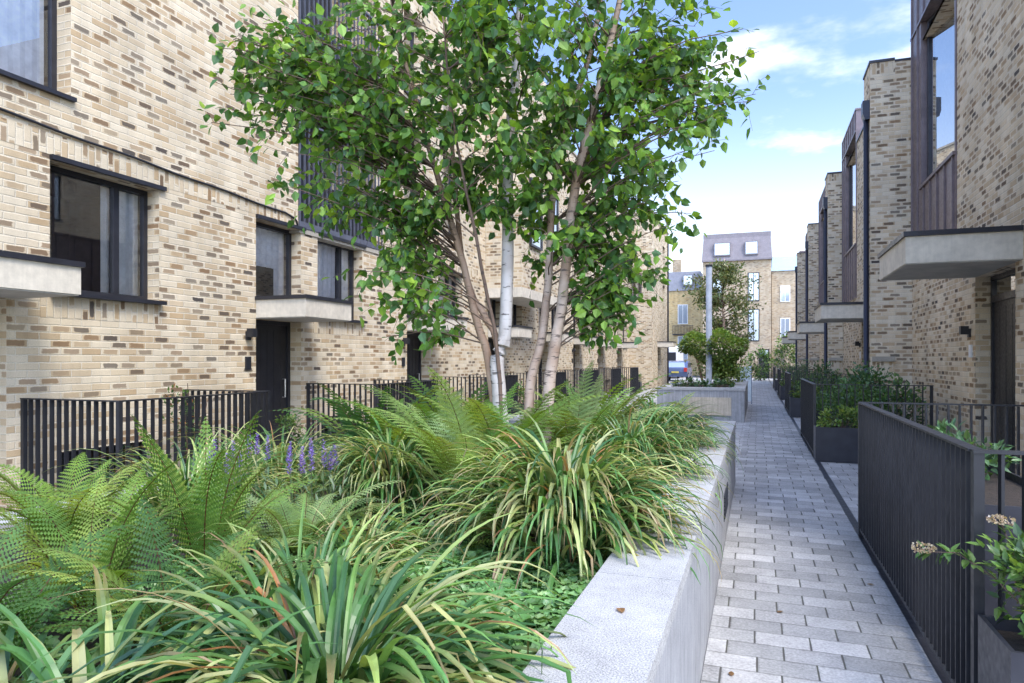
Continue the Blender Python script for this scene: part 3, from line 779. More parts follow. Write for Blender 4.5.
# ------------------------------------------------------------------ raised planter by the path
pl = thing('raised_planter', 'long raised bed with pale granite coping beside the path', 'planter', (-2.3, 4, 0))
pinv = Matrix.Translation((2.3, -4, 0))
def pp(o): o.matrix_parent_inverse = pinv; return o
PX0, PX1, PY0, PY1 = -4.35, -.262, -1.6, 9.4
m = MB(); wt = .30
m.box(PX1-wt, PX1-.004, PY0, PY1-.004, -.01, .73); m.box(PX0, PX0+wt, PY0, PY1-wt-.004, -.01, .60)
m.box(PX0, PX1-wt, PY1-wt, PY1-.004, -.01, .73); m.box(PX0+wt, PX1-wt, PY0, PY0+wt, -.01, .73)
pp(m.build('wall', GRANITE_W, pl))
m = MB(); cw = .31
ys = [PY0, .45, 2.55, 4.65, 6.75, PY1]
for a, b in zip(ys, ys[1:]):
    m.box(PX1-cw, PX1, a+.002, b-.002, .732, .79); m.box(PX0, PX0+cw, a+.002, min(b, PY1-cw-.01)-.002, .602, .66)
m.box(PX0, PX1-cw-.002, PY1-cw, PY1-.002, .732, .79)
pp(m.build('coping', GRANITE, pl, bevel=.004))
m = MB(); m.box(PX0+wt, PX1-wt, PY0+wt, PY1-wt, .3, .62); pp(m.build('soil', SOIL, pl))
m = MB(); m.box(PX1-.02, PX1+.002, 6.05, 6.75, .22, .44)
for k in range(6): m.box(PX1+.002, PX1+.008, 6.07, 6.73, .24+k*.034, .252+k*.034)
pp(m.build('vent_grille', BLACKP, pl))

# plants in the raised bed (z = .62 is the soil)
ZS = .62
strap_clump('big arching strap leaf plant with browned leaves in the foreground', (-1.06, 1.55, ZS+.02), 480, .66, .026, el=(8, 74), droop=(1.4, 2.8), rbase=.22, dead=.07, seg=10, dome=.12)
strap_clump('strap leaf plant with blue green blades in the bottom left corner', (-1.62, 1.02, ZS), 230, .6, .030, el=(15, 80), droop=(1.4, 2.6), rbase=.18, pal=[(.05,.13,.055), (.07,.17,.06), (.09,.19,.06), (.04,.11,.05), (.17,.26,.08), (.22,.28,.09)], dead=.08)
strap_clump('dense mound of striped grassy leaves spilling over the granite coping', (-.90, 3.25, ZS+.06), 1050, .56, .022, el=(25, 88), droop=(1.7, 3.1), rbase=.36, dead=.09, pale=.5, dome=.30)
strap_clump('rounded tuft of yellow green grassy leaves left of the tall ferns', (-2.22, 3.85, ZS+.06), 560, .52, .0185, el=(25, 88), droop=(1.7, 3.1), rbase=.28, dead=.06, pale=.5, dome=.26)
strap_clump('dark green grassy mound behind the big striped one', (-.88, 4.95, ZS+.06), 700, .52, .019, el=(25, 88), droop=(1.7, 3.1), rbase=.36, dead=.05, pale=.2, dome=.30)
strap_clump('farthest grassy mound at the coping end of the bed', (-.90, 6.6, ZS+.06), 700, .53, .019, el=(25, 88), droop=(1.7, 3.1), rbase=.40, dead=.05, pale=.22, dome=.30)
strap_clump('small grassy tuft low under the pale fern', (-1.75, 2.75, ZS), 150, .45, .016, droop=(1.4, 2.6), rbase=.12, dead=.08, pale=.4)
fern('blue green fern at the left edge of the picture', (-2.15, 1.35, ZS), 13, .62, .13, FG3, npair=24)
fern('tall bright fern with brown ribs at far left of the bed', (-2.45, 1.95, ZS), 19, .76, .12, FG1, npair=30, el=(45, 84), droop=(.8, 1.8))
fern('upright fern with dark brown stalks, right of the tallest left one', (-2.30, 2.38, ZS), 14, .80, .11, FG1, npair=30, el=(55, 88), droop=(.4, 1.3), stemcol=(.13,.06,.025))
fern('soft pale fern arching below the purple flowers', (-2.10, 2.78, ZS), 30, .58, .105, FG2, npair=30, el=(45, 75), droop=(1.2, 2.0))
fern('lush bright fern in the middle of the bed before the birch', (-1.58, 3.75, ZS), 24, 1.0, .17, FG1+FG2, npair=30, el=(58, 84), droop=(.9, 1.6))
fern('fern beside the left of the birch stems', (-2.15, 4.45, ZS), 20, 1.06, .17, FG1+FG2, npair=28, el=(58, 84), droop=(.8, 1.5))
fern('fern growing right against the birch stems', (-1.62, 4.35, ZS), 22, 1.0, .16, FG1+FG2+FG2, npair=28, el=(60, 86), droop=(.8, 1.5))
fern('fern just right of the birch behind the striped mound', (-1.35, 5.2, ZS), 22, 1.02, .16, FG1+FG2+FG2, npair=28, el=(60, 86), droop=(.8, 1.5))
fern('fern second right of the birch, paler tips', (-1.45, 6.4, ZS), 22, 1.12, .16, FG2, npair=24, lobes=False)
fern('dark fern at the far left back of the bed', (-2.95, 4.9, ZS), 18, 1.1, .16, FG3+FG1, npair=24, lobes=False)
fern('fern behind the birch near the third left railing', (-2.75, 6.0, ZS), 18, 1.1, .16, FG1, npair=24, lobes=False)
fern('fern at the far end of the bed, centre', (-1.8, 7.7, ZS), 20, 1.1, .16, FG1, npair=22, lobes=False)
fern('fern at the far end of the bed, near the path', (-1.0, 8.0, ZS), 14, .72, .15, FG2, npair=22, lobes=False)
fern('low fern frond plant in the gap before the striped mound', (-1.42, 3.02, ZS), 9, .5, .13, FG1, npair=24, el=(30, 60))
strap_clump('wide grassy tuft hiding the left wall of the bed', (-3.3, 3.3, ZS+.05), 420, .72, .016, el=(20, 86), droop=(1.7, 2.8), rbase=.3, dead=.05, pale=.35)
strap_clump('grassy tuft at the back left of the bed by the lavender spikes', (-3.45, 4.3, ZS+.05), 420, .70, .016, el=(20, 86), droop=(1.7, 2.8), rbase=.3, dead=.05, pale=.35)
fern('low fern at the back left edge of the bed', (-3.35, 2.5, ZS), 16, .62, .11, FG1, npair=24)
fern('short fern filling the lower left corner of the bed', (-1.78, 1.72, ZS), 16, .58, .13, FG1+FG3, npair=24, el=(40, 80))
strap_clump('loose tuft of narrow blades between the left ferns and the big strap plant', (-1.55, 2.05, ZS), 260, .52, .018, el=(20, 85), droop=(1.4, 2.8), rbase=.25, dead=.07, pale=.3, dome=.1)
strap_clump('low strap leaf plant at the bottom edge left of the big one', (-1.42, 1.12, ZS), 230, .56, .026, el=(10, 80), droop=(1.4, 2.7), rbase=.2, dead=.06, seg=9, dome=.08)
# purple flower plant: leaves plus spikes
def spikes(label, loc, n, hgt, spread):
    t = thing('purple_flower', label, 'flower', loc)
    mb = MB()
    for i in range(160):
        az = rnd.uniform(0, 6.28); rr = spread*math.sqrt(rnd.random())
        p = Vector((rr*math.cos(az), rr*math.sin(az), rnd.uniform(.05, .75)*hgt))
        leaf4(mb, p, rdir()+Vector((0, 0, .4)), Vector((0, 0, 1)), .07, .018, vary((.12,.19,.09)))
    mb.build('foliage', LEAF, t)
    for i in range(n):
        az = rnd.uniform(0, 6.28); rr = spread*math.sqrt(rnd.random()); h = hgt*rnd.uniform(.82, 1.12)
        b = Vector((rr*math.cos(az)*.8, rr*math.sin(az)*.8, 0)); e = Vector((rr*math.cos(az), rr*math.sin(az), h)); lean = rdir()*.05
        s = MB(); s.tube([b, b*.4+e*.6, e], [.003, .0025, .002], 4, 0, (.09,.13,.06), False)
        L_ = rnd.uniform(.11, .17)
        for k in range(70):
            tt = k/70; q = e+(lean+Vector((0, 0, 1)))*L_*(tt-.3); a2 = rnd.uniform(0, 6.28)
            d = Vector((math.cos(a2), math.sin(a2), .5)); rr2 = .017*(1-tt*.8)
            leaf4(s, q+d*.004, d, Vector((0, 0, 1)), rr2*1.3+.004, .010, vary(rnd.choice([(.20,.13,.52), (.30,.20,.62), (.16,.10,.42), (.38,.28,.68)])))
        s.build('flower_spike', PETAL, t)
spikes('purple flower spikes rising behind the pale fern, left cluster', (-2.72, 3.08, ZS), 8, .45, .22)
spikes('purple flower spikes by the yellow green tuft, right cluster', (-2.36, 3.25, ZS), 9, .43, .22)
# ground cover
mb = MB()
for i in range(11500):
    x = rnd.uniform(-2.6, -.58); y = rnd.uniform(.9, 4.4)
    if 4600 < i <= 9800: x = rnd.uniform(-1.75, -.57); y = rnd.uniform(1.7, 3.1)
    if i > 9800: x = rnd.uniform(-4.0, -.6); y = rnd.uniform(3.5, 9)
    z = ZS+.02+rnd.uniform(0, .06)+.03*math.sin(x*9)*math.cos(y*7); a = rnd.uniform(0, 6.28); d = Vector((math.cos(a), math.sin(a), rnd.uniform(-.25, .45)))
    up = (Vector((0, 0, 1))+rdir()*.45).normalized(); col = vary(rnd.choice([(.15,.31,.10), (.19,.36,.13), (.11,.25,.07), (.25,.40,.17)]), .2)
    s = d.normalized().cross(up).normalized(); n_ = s.cross(d.normalized()); L_ = rnd.uniform(.026, .052); p = Vector((x, y, z))
    c = p+d*L_*.5
    ring = [c+d*L_*.5*math.cos(q*math.pi/3.5)+s*L_*.5*math.sin(q*math.pi/3.5)+n_*.006*(q % 2) for q in range(7)]
    for q in range(7): mb.face([c-n_*.004, ring[q], ring[(q+1) % 7]], None, tuple(v*(.88 if q % 2 else 1.06) for v in col))
g = mb.build('ground_cover', LEAF); g['kind'] = 'stuff'

# ------------------------------------------------------------------ multi stem birch
F_ = Vector((-math.sin(TH), math.cos(TH), 0)); R_ = Vector((math.cos(TH), math.sin(TH), 0))
TB = Vector((-1.84, 4.86, ZS))                       # foot of the tree
def T(r_, f_, z): return R_*r_+F_*f_+Vector((0, 0, z-ZS))   # local: right, away, height above the ground
birch = thing('birch_tree', 'multi stemmed birch with white and brown peeling trunks in the raised bed', 'tree', TB)
def cm(p, q): return p
stems = {
 'white': ([T(.05,0,.55), T(-.02,0,1.4), T(-.03,.02,1.62), T(.03,.03,1.78), T(.05,.03,2.4), T(.06,.06,3.2), T(.14,.1,4.2), T(.2,.12,5.4), T(.25,.1,6.8)], [.062,.054,.054,.050,.046,.040,.032,.022,.010], BARKW),
 'brown1': ([T(.0,.05,.55), T(-.06,.06,1.3), T(-.11,.08,1.65), T(-.20,.1,1.93), T(-.30,.12,2.35), T(-.52,.16,3.1), T(-.8,.2,4.1), T(-1.0,.25,5.2)], [.036,.034,.032,.030,.027,.022,.016,.008], BARKB),
 'brown2': ([T(.02,.02,.6), T(-.01,.06,1.62), T(-.13,.12,1.94), T(-.24,.16,2.14), T(-.34,.22,2.6), T(-.42,.4,3.6), T(-.5,.55,4.8)], [.030,.028,.026,.024,.021,.016,.008], BARKB),
 'thin': ([T(.03,-.03,.7), T(-.03,-.06,1.68), T(-.12,-.12,2.16), T(-.18,-.18,2.5), T(-.32,-.32,3.2), T(-.4,-.45,4.0)], [.016,.015,.013,.012,.009,.005], TWIG),
 'right1': ([T(.20,.05,.55), T(.22,.05,1.35), T(.31,.07,1.73), T(.36,.09,2.16), T(.38,.1,2.5), T(.45,.14,3.2), T(.72,.2,4.1), T(.9,.25,5.2), T(1.0,.3,6.3)], [.042,.038,.034,.031,.029,.025,.020,.014,.007], BARKM),
 'right2': ([T(.30,-.05,.55), T(.36,-.05,1.35), T(.42,-.05,1.76), T(.46,-.05,2.0), T(.56,-.08,2.9), T(.78,-.1,3.8), T(.95,-.15,4.6), T(1.1,-.2,5.6)], [.050,.046,.042,.040,.034,.026,.018,.009], BARKM),
}
def smooth_path(P, rr, k=4):
    out, ro = [], []
    for i in range(len(P)-1):
        p0, p1, p2, p3 = P[max(0,i-1)], P[i], P[i+1], P[min(len(P)-1,i+2)]
        for j in range(k):
            t = j/k
            out.append(.5*((2*p1)+(p2-p0)*t+(2*p0-5*p1+4*p2-p3)*t*t+(3*p1-p0-3*p2+p3)*t**3)+Vector((rnd.uniform(-1,1),rnd.uniform(-1,1),0))*.004)
            ro.append(rr[i]*(1-t)+rr[i+1]*t)
    out.append(P[-1]); ro.append(rr[-1]); return out, ro
paths = []
for k, (P, rr, mat) in stems.items():
    a, b = smooth_path(P, rr); m = MB(); m.tube(a, b, 10); m.build('trunk', mat, birch, True); paths.append((a, b))
# crown: branches reach from the stems to points in these lobes (right, away, height; radii; number)
lobes = [((-2.0,0,3.95), (.35,.45,.3), 11), ((-.25,0,3.95), (1.45,1.0,.85), 80), ((-1.55,-.05,3.75), (.70,.6,.5), 24), ((-.80,0,2.52), (.36,.5,.72), 28), ((.95,0,3.4), (.78,.8,.85), 58),
         ((.72,0,2.52), (.58,.6,.55), 26), ((.98,0,2.15), (.36,.4,.26), 12), ((1.62,0,3.9), (.5,.5,.36), 18), ((1.3,.0,4.1), (.5,.5,.4), 14), ((-.2,0,2.85), (.5,.55,.35), 13), ((-.1,.05,3.25), (.8,.7,.5), 30), ((.02,-.4,3.75), (.4,.3,.8), 22), ((-1.8,0,3.95), (.42,.5,.36), 16), ((-1.25,0,3.25), (.5,.5,.5), 22), ((.15,.1,5.4), (1.7,1.4,1.0), 80), ((.1,.1,6.5), (1.2,1.0,.7), 26)]
br = MB(); lf = MB()
GB = [(.075,.17,.028), (.105,.22,.035), (.15,.28,.042), (.055,.13,.03), (.23,.38,.055), (.07,.16,.055)]
for (c, rad, nb) in lobes:
    for i in range(nb):
        d = rdir()*rnd.random()**.4
        tgt = T(c[0]+d.x*rad[0], c[1]+d.y*rad[1], c[2]+d.z*rad[2])
        # start: a stem point somewhat below the target
        best = None
        for (a, b) in paths:
            for j in range(3, len(a)-1):
                dz = tgt.z-a[j].z; dh = (Vector((tgt.x, tgt.y, 0))-Vector((a[j].x, a[j].y, 0))).length
                if a[j].z < 1.35-ZS+.3: continue
                cost = dh+abs(dz-dh*.55)*1.1+rnd.uniform(0, .35)
                if best is None or cost < best[0]: best = (cost, a[j], b[j])
        s0, r0 = best[1], best[2]
        v = tgt-s0; L_ = v.length
        if L_ < .15: continue
        mid = s0+v*.5+Vector((0, 0, .10*L_))+rdir()*.06*L_
        endp = tgt+Vector((0, 0, -.10*L_))
        pts = []
        for j in range(7):
            t = j/6; pts.append(s0*(1-t)**2+mid*2*t*(1-t)+endp*t*t+rdir()*.012*L_*(0 < j < 6))
        rb = min(r0*.45, .0022+.004*L_); br.tube(pts, [rb*(1-.85*j/6)+.0012 for j in range(7)], 5, 0, None, False)
        # twigs and leaves on the outer part
        for tw in range(rnd.randint(6, 9)):
            t = rnd.uniform(.3, 1); f = t*6; j = min(5, int(f)); p = pts[j].lerp(pts[j+1], f-j)
            dd = ((pts[min(6, j+1)]-pts[j]).normalized()+rdir()*1.0+Vector((0, 0, -.15))).normalized(); tl = rnd.uniform(.12, .30)
            q1 = p+dd*tl*.5+Vector((0, 0, .01)); q2 = p+dd*tl+Vector((0, 0, -.05*tl/.2))
            br.tube([p, q1, q2], [.0022, .0016, .0010], 3, 0, None, False)
            for k in range(rnd.randint(4, 6)):
                s = (k+.7)/5.5; q = p.lerp(q1, s*2) if s < .5 else q1.lerp(q2, min(1, s*2-1))
                hang = (dd*.4+rdir()*.8+Vector((0, 0, -.55))).normalized()
                col = vary(rnd.choice(GB), .2)
                Ls = rnd.uniform(.052, .098)
                q = q+hang*.015
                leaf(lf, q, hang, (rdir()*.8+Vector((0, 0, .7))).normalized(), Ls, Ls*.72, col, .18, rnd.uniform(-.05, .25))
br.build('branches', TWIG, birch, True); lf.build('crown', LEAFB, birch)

# ------------------------------------------------------------------ metal planter boxes and their plants
def planter_box(label, x0, x1, y0, y1, h, group, side=BOXM, face=BOXM):
    o = thing('planter_box', label, 'planter', ((x0+x1)/2, (y0+y1)/2, 0), group)
    a, b = (x1-x0)/2, (y1-y0)/2; t = .018
    m = MB(); m.box(-a, -a+t, -b, b, 0, h); m.box(a-t, a, -b, b, 0, h); m.box(-a+t, a-t, -b, -b+t, 0, h); m.box(-a+t, a-t, b-t, b, 0, h)
    m.build('box', side, o, bevel=.003)
    m = MB(); m.box(-a+t+.001, a-t-.001, -b+t+.001, b-t-.001, h-.2, h-.05); m.build('soil', SOIL, o)
    return o
gR = 'slate metal planter boxes right of the path'
for k in range(5):
    ya, yb = 3.4+SP*k-.05, 6.9+SP*k
    if k: ya, yb = 3.4+SP*k+.0, 6.82+SP*k+.05
    names = ['nearest', 'second', 'third', 'fourth', 'farthest']
    planter_box('slate metal planter box before the %s right railing, its shrub spilling over' % names[k], .865, 1.9 if k else 1.5, ya-.42, ya-.03, .54, gR)
    if k < 4: planter_box('slate metal planter box behind the far end of the %s right railing' % names[k], .93, 1.45, yb+.03, yb+.42, .52, gR, side=BOXL if k == 0 else BOXM)
# near box shrub (viburnum) with a twig reaching over the path
vb = shrub('leafy evergreen shrub with buff flower heads in the nearest right planter box', (1.06, 3.17, .50), (.25, .17, .19), 470, .055, G_MID+G_LIME[:1]+G_LIME[2:3], simple=False, name='viburnum', mat=LEAFG, stems=9, lw=.48, base=.02)
def spray(par, pts, nl, head=True):
    st = MB(); st.tube(pts, [.004, .0035, .003, .0022][:len(pts)], 5); S = st.build('spray', TWIG, par)
    lv = MB(); P = [Vector(p) for p in pts]
    for i in range(nl):
        t = rnd.uniform(.45, 1)*(len(P)-1); j = min(len(P)-2, int(t)); p = P[j].lerp(P[j+1], t-j)
        d = ((P[-1]-P[-2]).normalized()*.4+rdir()); leaf(lv, p, d, Vector((0, 0, 1)), rnd.uniform(.045, .065), .027, vary(rnd.choice(G_MID+G_LIME[2:3])))
    lv.build('leaves', LEAFG, S)
    if head:
        h = MB()
        for i in range(110):
            a = rdir(); q = P[-1]+Vector((a.x*.045, a.y*.045, a.z*.016+.012)); leaf4(h, q, rdir()+Vector((0, 0, .8)), rdir(), .012, .011, vary(rnd.choice([(.42,.33,.22), (.50,.42,.32), (.34,.24,.16)])))
        h.build('flower_head', PETAL, S)
spray(vb, [(-.05, .0, .1), (-.16, .06, .22), (-.28, .1, .30), (-.40, .12, .29)], 30)
spray(vb, [(.0, .0, .1), (-.08, .08, .28), (-.12, .12, .43)], 14)
spray(vb, [(.0, .0, .1), (-.02, .02, .25), (-.05, .0, .36)], 16, False)
planter_box('long tall dark trough standing inside the nearest right railing', 1.15, 1.7, 4.4, 6.6, .8, gR)
# shrubs inside the near right garden
shrub('big leaved dark shrub in the long trough inside the nearest right railing', (1.42, 5.75, .74), (.22, .7, .15), 260, .085, G_DARK+[(.09,.19,.06)], simple=False, mat=LEAFG, lw=.38, base=.02)
shrub('low leafy shrub at the back of the nearest right railing', (2.2, 6.35, 0), (.5, .3, .45), 300, .075, G_MID, simple=False, lw=.42, base=.15)
shrub('small red leaved shrub in the planter box past the nearest right railing', (1.15, 7.12, .46), (.2, .16, .17), 150, .045, [(.16,.05,.035), (.10,.13,.04), (.2,.09,.04)], simple=False)
# shrubs along the right further on
gS = 'leafy shrubs planted along the right of the path'
k = 0
wd = ['second', 'third', 'fourth', 'farthest']
for i in range(4):
    y = 12.1+SP*i; q = 900 if i == 0 else (520 if i == 1 else 260)
    shrub('lime green shrub in the planter box before the %s right railing' % wd[i], (1.3, y-.22, .47), (.42, .2, .17), q//2, .05, G_LIME, group=gS)
    shrub('dark evergreen shrub mass inside the %s right railing' % wd[i], (1.62, y+1.2, 0), (.6, 1.2, .50), q*2, .055, G_MID+G_DARK+G_MID, group=gS, mat=LEAFG, base=.12)
    shrub('taller dark shrub by the house wall at the %s right railing' % wd[i], (1.95, y+2.4, 0), (.42, .8, .68), int(q*1.5), .065, G_DARK+G_MID[:1], group=gS, mat=LEAFG, base=.1)
    shrub('leafy shrub against the brick by the %s right railing' % wd[i], (2.2, y+.55, 0), (.35, .5, .56), q, .06, G_MID+G_DARK, group=gS, base=.1)
    shrub('mid green shrub in the box past the %s right railing' % wd[i], (1.2, y+3.75, .45), (.24, .2, .2), q//3, .05, G_MID+G_LIME[:1], group=gS)
# left side boxes and shrubs
gL = 'dark planter boxes in front of the left terrace'; wl = ['nearest', 'second', 'third', 'fourth', 'fifth', 'sixth', 'seventh']
for i in range(7):
    y = 6.62+4.4*i
    planter_box('dark planter box after the %s left railing, beside the front door' % wl[i], -5.75, -5.33, y+.15, y+.65, .5, gL)
    n = 260 if i < 2 else 120
    shrub('light green shrub in the planter box after the %s left railing' % wl[i], (-5.54, y+.4, .45), (.24, .24, .26), n, .06, G_LIME[:1]+G_MID, simple=i > 1, group='shrubs in the left planter boxes')
shrub('loose twiggy shrub behind the nearest left railing against the brick', (-6.25, 6.2, 0), (.3, .34, .78), 230, .06, G_MID+[(.22,.12,.05)], simple=False, shell=.3)

# ------------------------------------------------------------------ second planter and what stands in it
p2 = thing('raised_planter', 'far granite planter box with inset timber front panel and clipped tree', 'planter', (-1.5, 21, 0))
inv2 = Matrix.Translation((1.5, -21, 0))
m = MB(); m.box(-2.5, -.30, 18.3, 18.6, -.01, .80); m.box(-2.5, -2.2, 18.6, 25, -.01, .80); m.box(-.6, -.30, 18.6, 25, -.01, .80); m.box(-2.2, -.6, 24.7, 25, -.01, .8)
o = m.build('wall', GRANITE_W, p2); o.matrix_parent_inverse = inv2
m = MB(); m.box(-2.52, -.28, 18.28, 18.62, .802, .87); m.box(-2.52, -2.18, 18.622, 25, .802, .87); m.box(-.62, -.28, 18.622, 25, .802, .87)
o = m.build('coping', GRANITE, p2, bevel=.004); o.matrix_parent_inverse = inv2
m = MB(); m.box(-1.75, -.62, 18.27, 18.298, .16, .62)
o = m.build('timber_panel', WOOD, p2); o.matrix_parent_inverse = inv2
m = MB(); m.box(-2.2, -.6, 18.6, 24.7, .5, .78); o = m.build('soil', SOIL, p2); o.matrix_parent_inverse = inv2
# clipped multi stem tree
ct = thing('clipped_tree', 'small clipped tree with flat dense crown on leaning stems in the far planter', 'tree', (-1.2, 20.6, .78))
for pts in ([(-.25,0,0),(-.35,0,.4),(-.5,.05,1.0)], [(.1,0,0),(.05,0,.4),(.25,.0,1.0)], [(.15,.1,0),(.3,.1,.45),(.5,.1,1.05)]):
    m = MB(); m.tube([Vector(p) for p in pts], [.045, .038, .03], 7); m.build('trunk', BARKB, ct, True)
mb = MB()
for i in range(6500):
    d = rdir(); k = rnd.uniform(.6, 1.)**.5
    q = Vector((d.x*.98*k, d.y*.85*k, 1.22+d.z*.40*k+.08*math.sin(d.x*7)))
    if rnd.random() < .3: q = Vector((rnd.gauss(.25,.3), rnd.gauss(0,.3), rnd.uniform(.3, .9)))
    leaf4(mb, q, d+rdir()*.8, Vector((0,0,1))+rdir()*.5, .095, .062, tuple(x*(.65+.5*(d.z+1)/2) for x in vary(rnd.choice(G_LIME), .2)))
mb.build('crown', LEAF, ct)
shrub('bright green clipped hedge shrub behind the far planter tree', (-.95, 23.3, .78), (.7, .8, .36), 1000, .06, G_LIME)
shrub('low dark shrub at the front left of the far planter', (-1.85, 19.1, .78), (.35, .3, .14), 260, .06, G_DARK)
shrub('low dark shrub at the front right of the far planter', (-1.0, 19.0, .78), (.45, .25, .12), 220, .06, G_DARK)
lp = thing('steel_post', 'tall pale steel post standing in the far planter', 'post', (-1.28, 20.0, .78))
m = MB(); m.tube([(0,0,0),(0,0,3.45)], .085, 14); m.build('shaft', STEEL, lp, True)
m = MB(); m.tube([(0,0,0.001),(0,0,.05)], .15, 14); m.build('base_plate', STEEL, lp)
m = MB(); m.tube([(0,0,3.451),(0,0,3.5)], .1, 14); m.build('cap', FRAME, lp)
gp = thing('glass_screen', 'frosted glass screen at the path side of the far planter', 'screen', (-.36, 25.9, 0))
m = MB(); m.box(-.3, .16, -.01, .01, .1, 1.35); m.build('pane', plain('frosted glass', (.62,.70,.70), .3), gp)
m = MB(); m.box(-.33, -.3, -.03, .03, 0, 1.4); m.box(.16, .19, -.03, .03, 0, 1.4); m.build('frame', STEEL, gp)

# ------------------------------------------------------------------ far end of the lane
def far_building(label, name, x0, x1, y, d, h, brick, wins, roof=None, roofm=SLATE, doors=()):
    o = thing(name, label, 'building', ((x0+x1)/2, y, 0)); cx = (x0+x1)/2
    m = MB(); m.box(x0-cx, x1-cx, 0, d, -.05, h, skip='-z'); m.build('wall', brick, o)
    for (a, b, c, e, mat) in wins:
        f = MB(); a -= cx; b -= cx; f.box(a, b, -.05, -.003, c, e); W = f.build('window', mat, o)
        g = MB(); g.box(a+.08, (a+b)/2-.03, -.06, -.051, c+.08, e-.08); g.box((a+b)/2+.03, b-.08, -.06, -.051, c+.08, e-.08); g.build('pane', GLASS2F, W)
    for (a, b, c) in doors:
        f = MB(); f.box(a-cx, b-cx, -.06, -.003, 0, c); D = f.build('door', DOORM, o)
        f = MB(); f.box(a-cx+.1, b-cx-.1, -.075, -.061, c-.6, c-.1); f.build('fanlight', GLASS2F, D)
    if roof:
        t0, in_ = roof; m = MB()
        a, b = x0-cx-.1, x1-cx+.1
        P0 = [(a,-.12,h+.002),(b,-.12,h+.002),(b,d,h+.002),(a,d,h+.002)]; P1 = [(a+in_,.3+in_*.5,h+t0),(b-in_,.3+in_*.5,h+t0),(b-in_,d-.3,h+t0),(a+in_,d-.3,h+t0)]
        m.face(P1); 
        for k in range(4): m.face([P0[k], P0[(k+1)%4], P1[(k+1)%4], P1[k]])
        m.build('roof', roofm, o)
    return o
GLASS2F = plain('sky lit far glass', (.42,.49,.57), .12, .5)
e1 = far_building('tall brick end building with mauve mansard storey closing the lane', 'end_building', -4.55, 1.15, 63, 9, 10.4, BR_F,
    [(-.75,.2,6.7,9.2,FRAME), (-.75,.2,3.2,6.0,FRAME), (-3.8,-2.9,6.7,8.8,FRAME)], (2.0, .12), MAUVE, [(.15,1.0,2.5)])
for a, b in ((-3.6,-2.2), (-1.0,.1)):
    f = MB(); f.box(a+1.7, b+1.7, -.16, .4, 10.75, 11.95); W = f.build('dormer_window', MAUVE, e1)
    g = MB(); g.box(a+1.78, b+1.62, -.18, -.161, 10.85, 11.85); g.build('pane', GLASS2F, W)
m = MB(); m.box(-2.95, 2.95, -.25, .0, 10.28, 10.42); m.build('cornice', MAUVE, e1)
m = MB(); m.box(-2.85, 2.85, .4, 6, 12.41, 12.8); m.build('roof_box', MAUVE, e1)
far_building('lower brick building right of the tall end building with glazed roof box', 'low_building', 1.2, 9, 63.5, 9, 9.3, BR_F, [(1.9,2.7,3.5,5.2,WHITE), (1.9,2.7,6.6,8.0,WHITE)], (1.3, .1), plain('pale glazed roof', (.42,.52,.58), .15, .5))
yb = far_building('yellow brick building with slate mansard at the far left', 'yellow_building', -16, -5.0, 71, 9, 8.6, BR_Y,
    [(-7.6,-6.6,5.2,7.2,WHITE), (-7.6,-6.6,1.6,4.0,WHITE), (-10,-9,5.2,7.2,WHITE)], (2.0, .5), SLATE)
m = MB(); m.box(2.3, 3.1, .6, 1.6, 9.6, 11.9); m.build('chimney', BR_F, yb)
m = MB(); m.box(3.4, 4.4, -.1, .8, 9.1, 10.2); W = m.build('dormer_window', SLATE, yb)
m = MB(); m.box(3.5, 4.3, -.12, -.101, 9.2, 10.1); m.build('pane', GLASS2F, W)
m = MB()
for k in range(14): m.box(2.4+k*.15, 2.43+k*.15, -.3, -.27, 4.2, 5.0)
m.box(2.4, 4.45, -.31, -.26, 5.0, 5.05); m.box(2.4, 4.45, -.3, 0, 4.1, 4.2); m.build('balcony_railing', FRAME, yb)
far_building('brick warehouse wall far right behind the mews houses', 'rear_building', 2.2, 12, 60.2, 3, 3.0, BR_F, [])
# loose tree in front of the end building
lt = thing('loose_tree', 'thin airy tree with yellow green leaves before the end building', 'tree', (-1.9, 42, 0))
m = MB(); m.tube([(0,0,0),(.1,0,2.5),(0,.1,5),(.1,0,7.6)], [.12,.09,.06,.02], 8); m.build('trunk', BARKM, lt, True)
b_ = MB(); l_ = MB()
for i in range(60):
    z0 = rnd.uniform(2.4, 6.8); a = rnd.uniform(0, 6.28); L_ = rnd.uniform(.9, 2.4)*(1 if z0 < 6 else .6); e = Vector((math.cos(a)*L_, math.sin(a)*L_, z0+L_*.35))
    s0 = Vector((.05, .03, z0)); b_.tube([s0, s0.lerp(e, .5)+Vector((0,0,.15)), e], [.03,.018,.006], 4, 0, None, False)
    for k in range(80):
        q = s0.lerp(e, rnd.uniform(.3, 1.05))+rdir()*rnd.uniform(.05, .45); leaf4(l_, q, rdir()+Vector((0,0,-.4)), rdir(), .19, .12, vary(rnd.choice([(.16,.19,.06), (.11,.16,.05), (.2,.2,.08), (.09,.13,.045)])))
b_.build('branches', TWIG, lt); l_.build('crown', LEAF, lt)
shrub('dark green bush by the door of the end building', (.2, 55, 0), (.9, .8, 1.2), 500, .16, G_MID+G_LIME[2:3], cat='bush', name='bush')
shrub('leafy climber bush where the right houses end', (2.0, 53, 0), (1.0, 2, 1.5), 700, .16, G_LIME+G_MID, cat='bush', name='bush', base=.3)
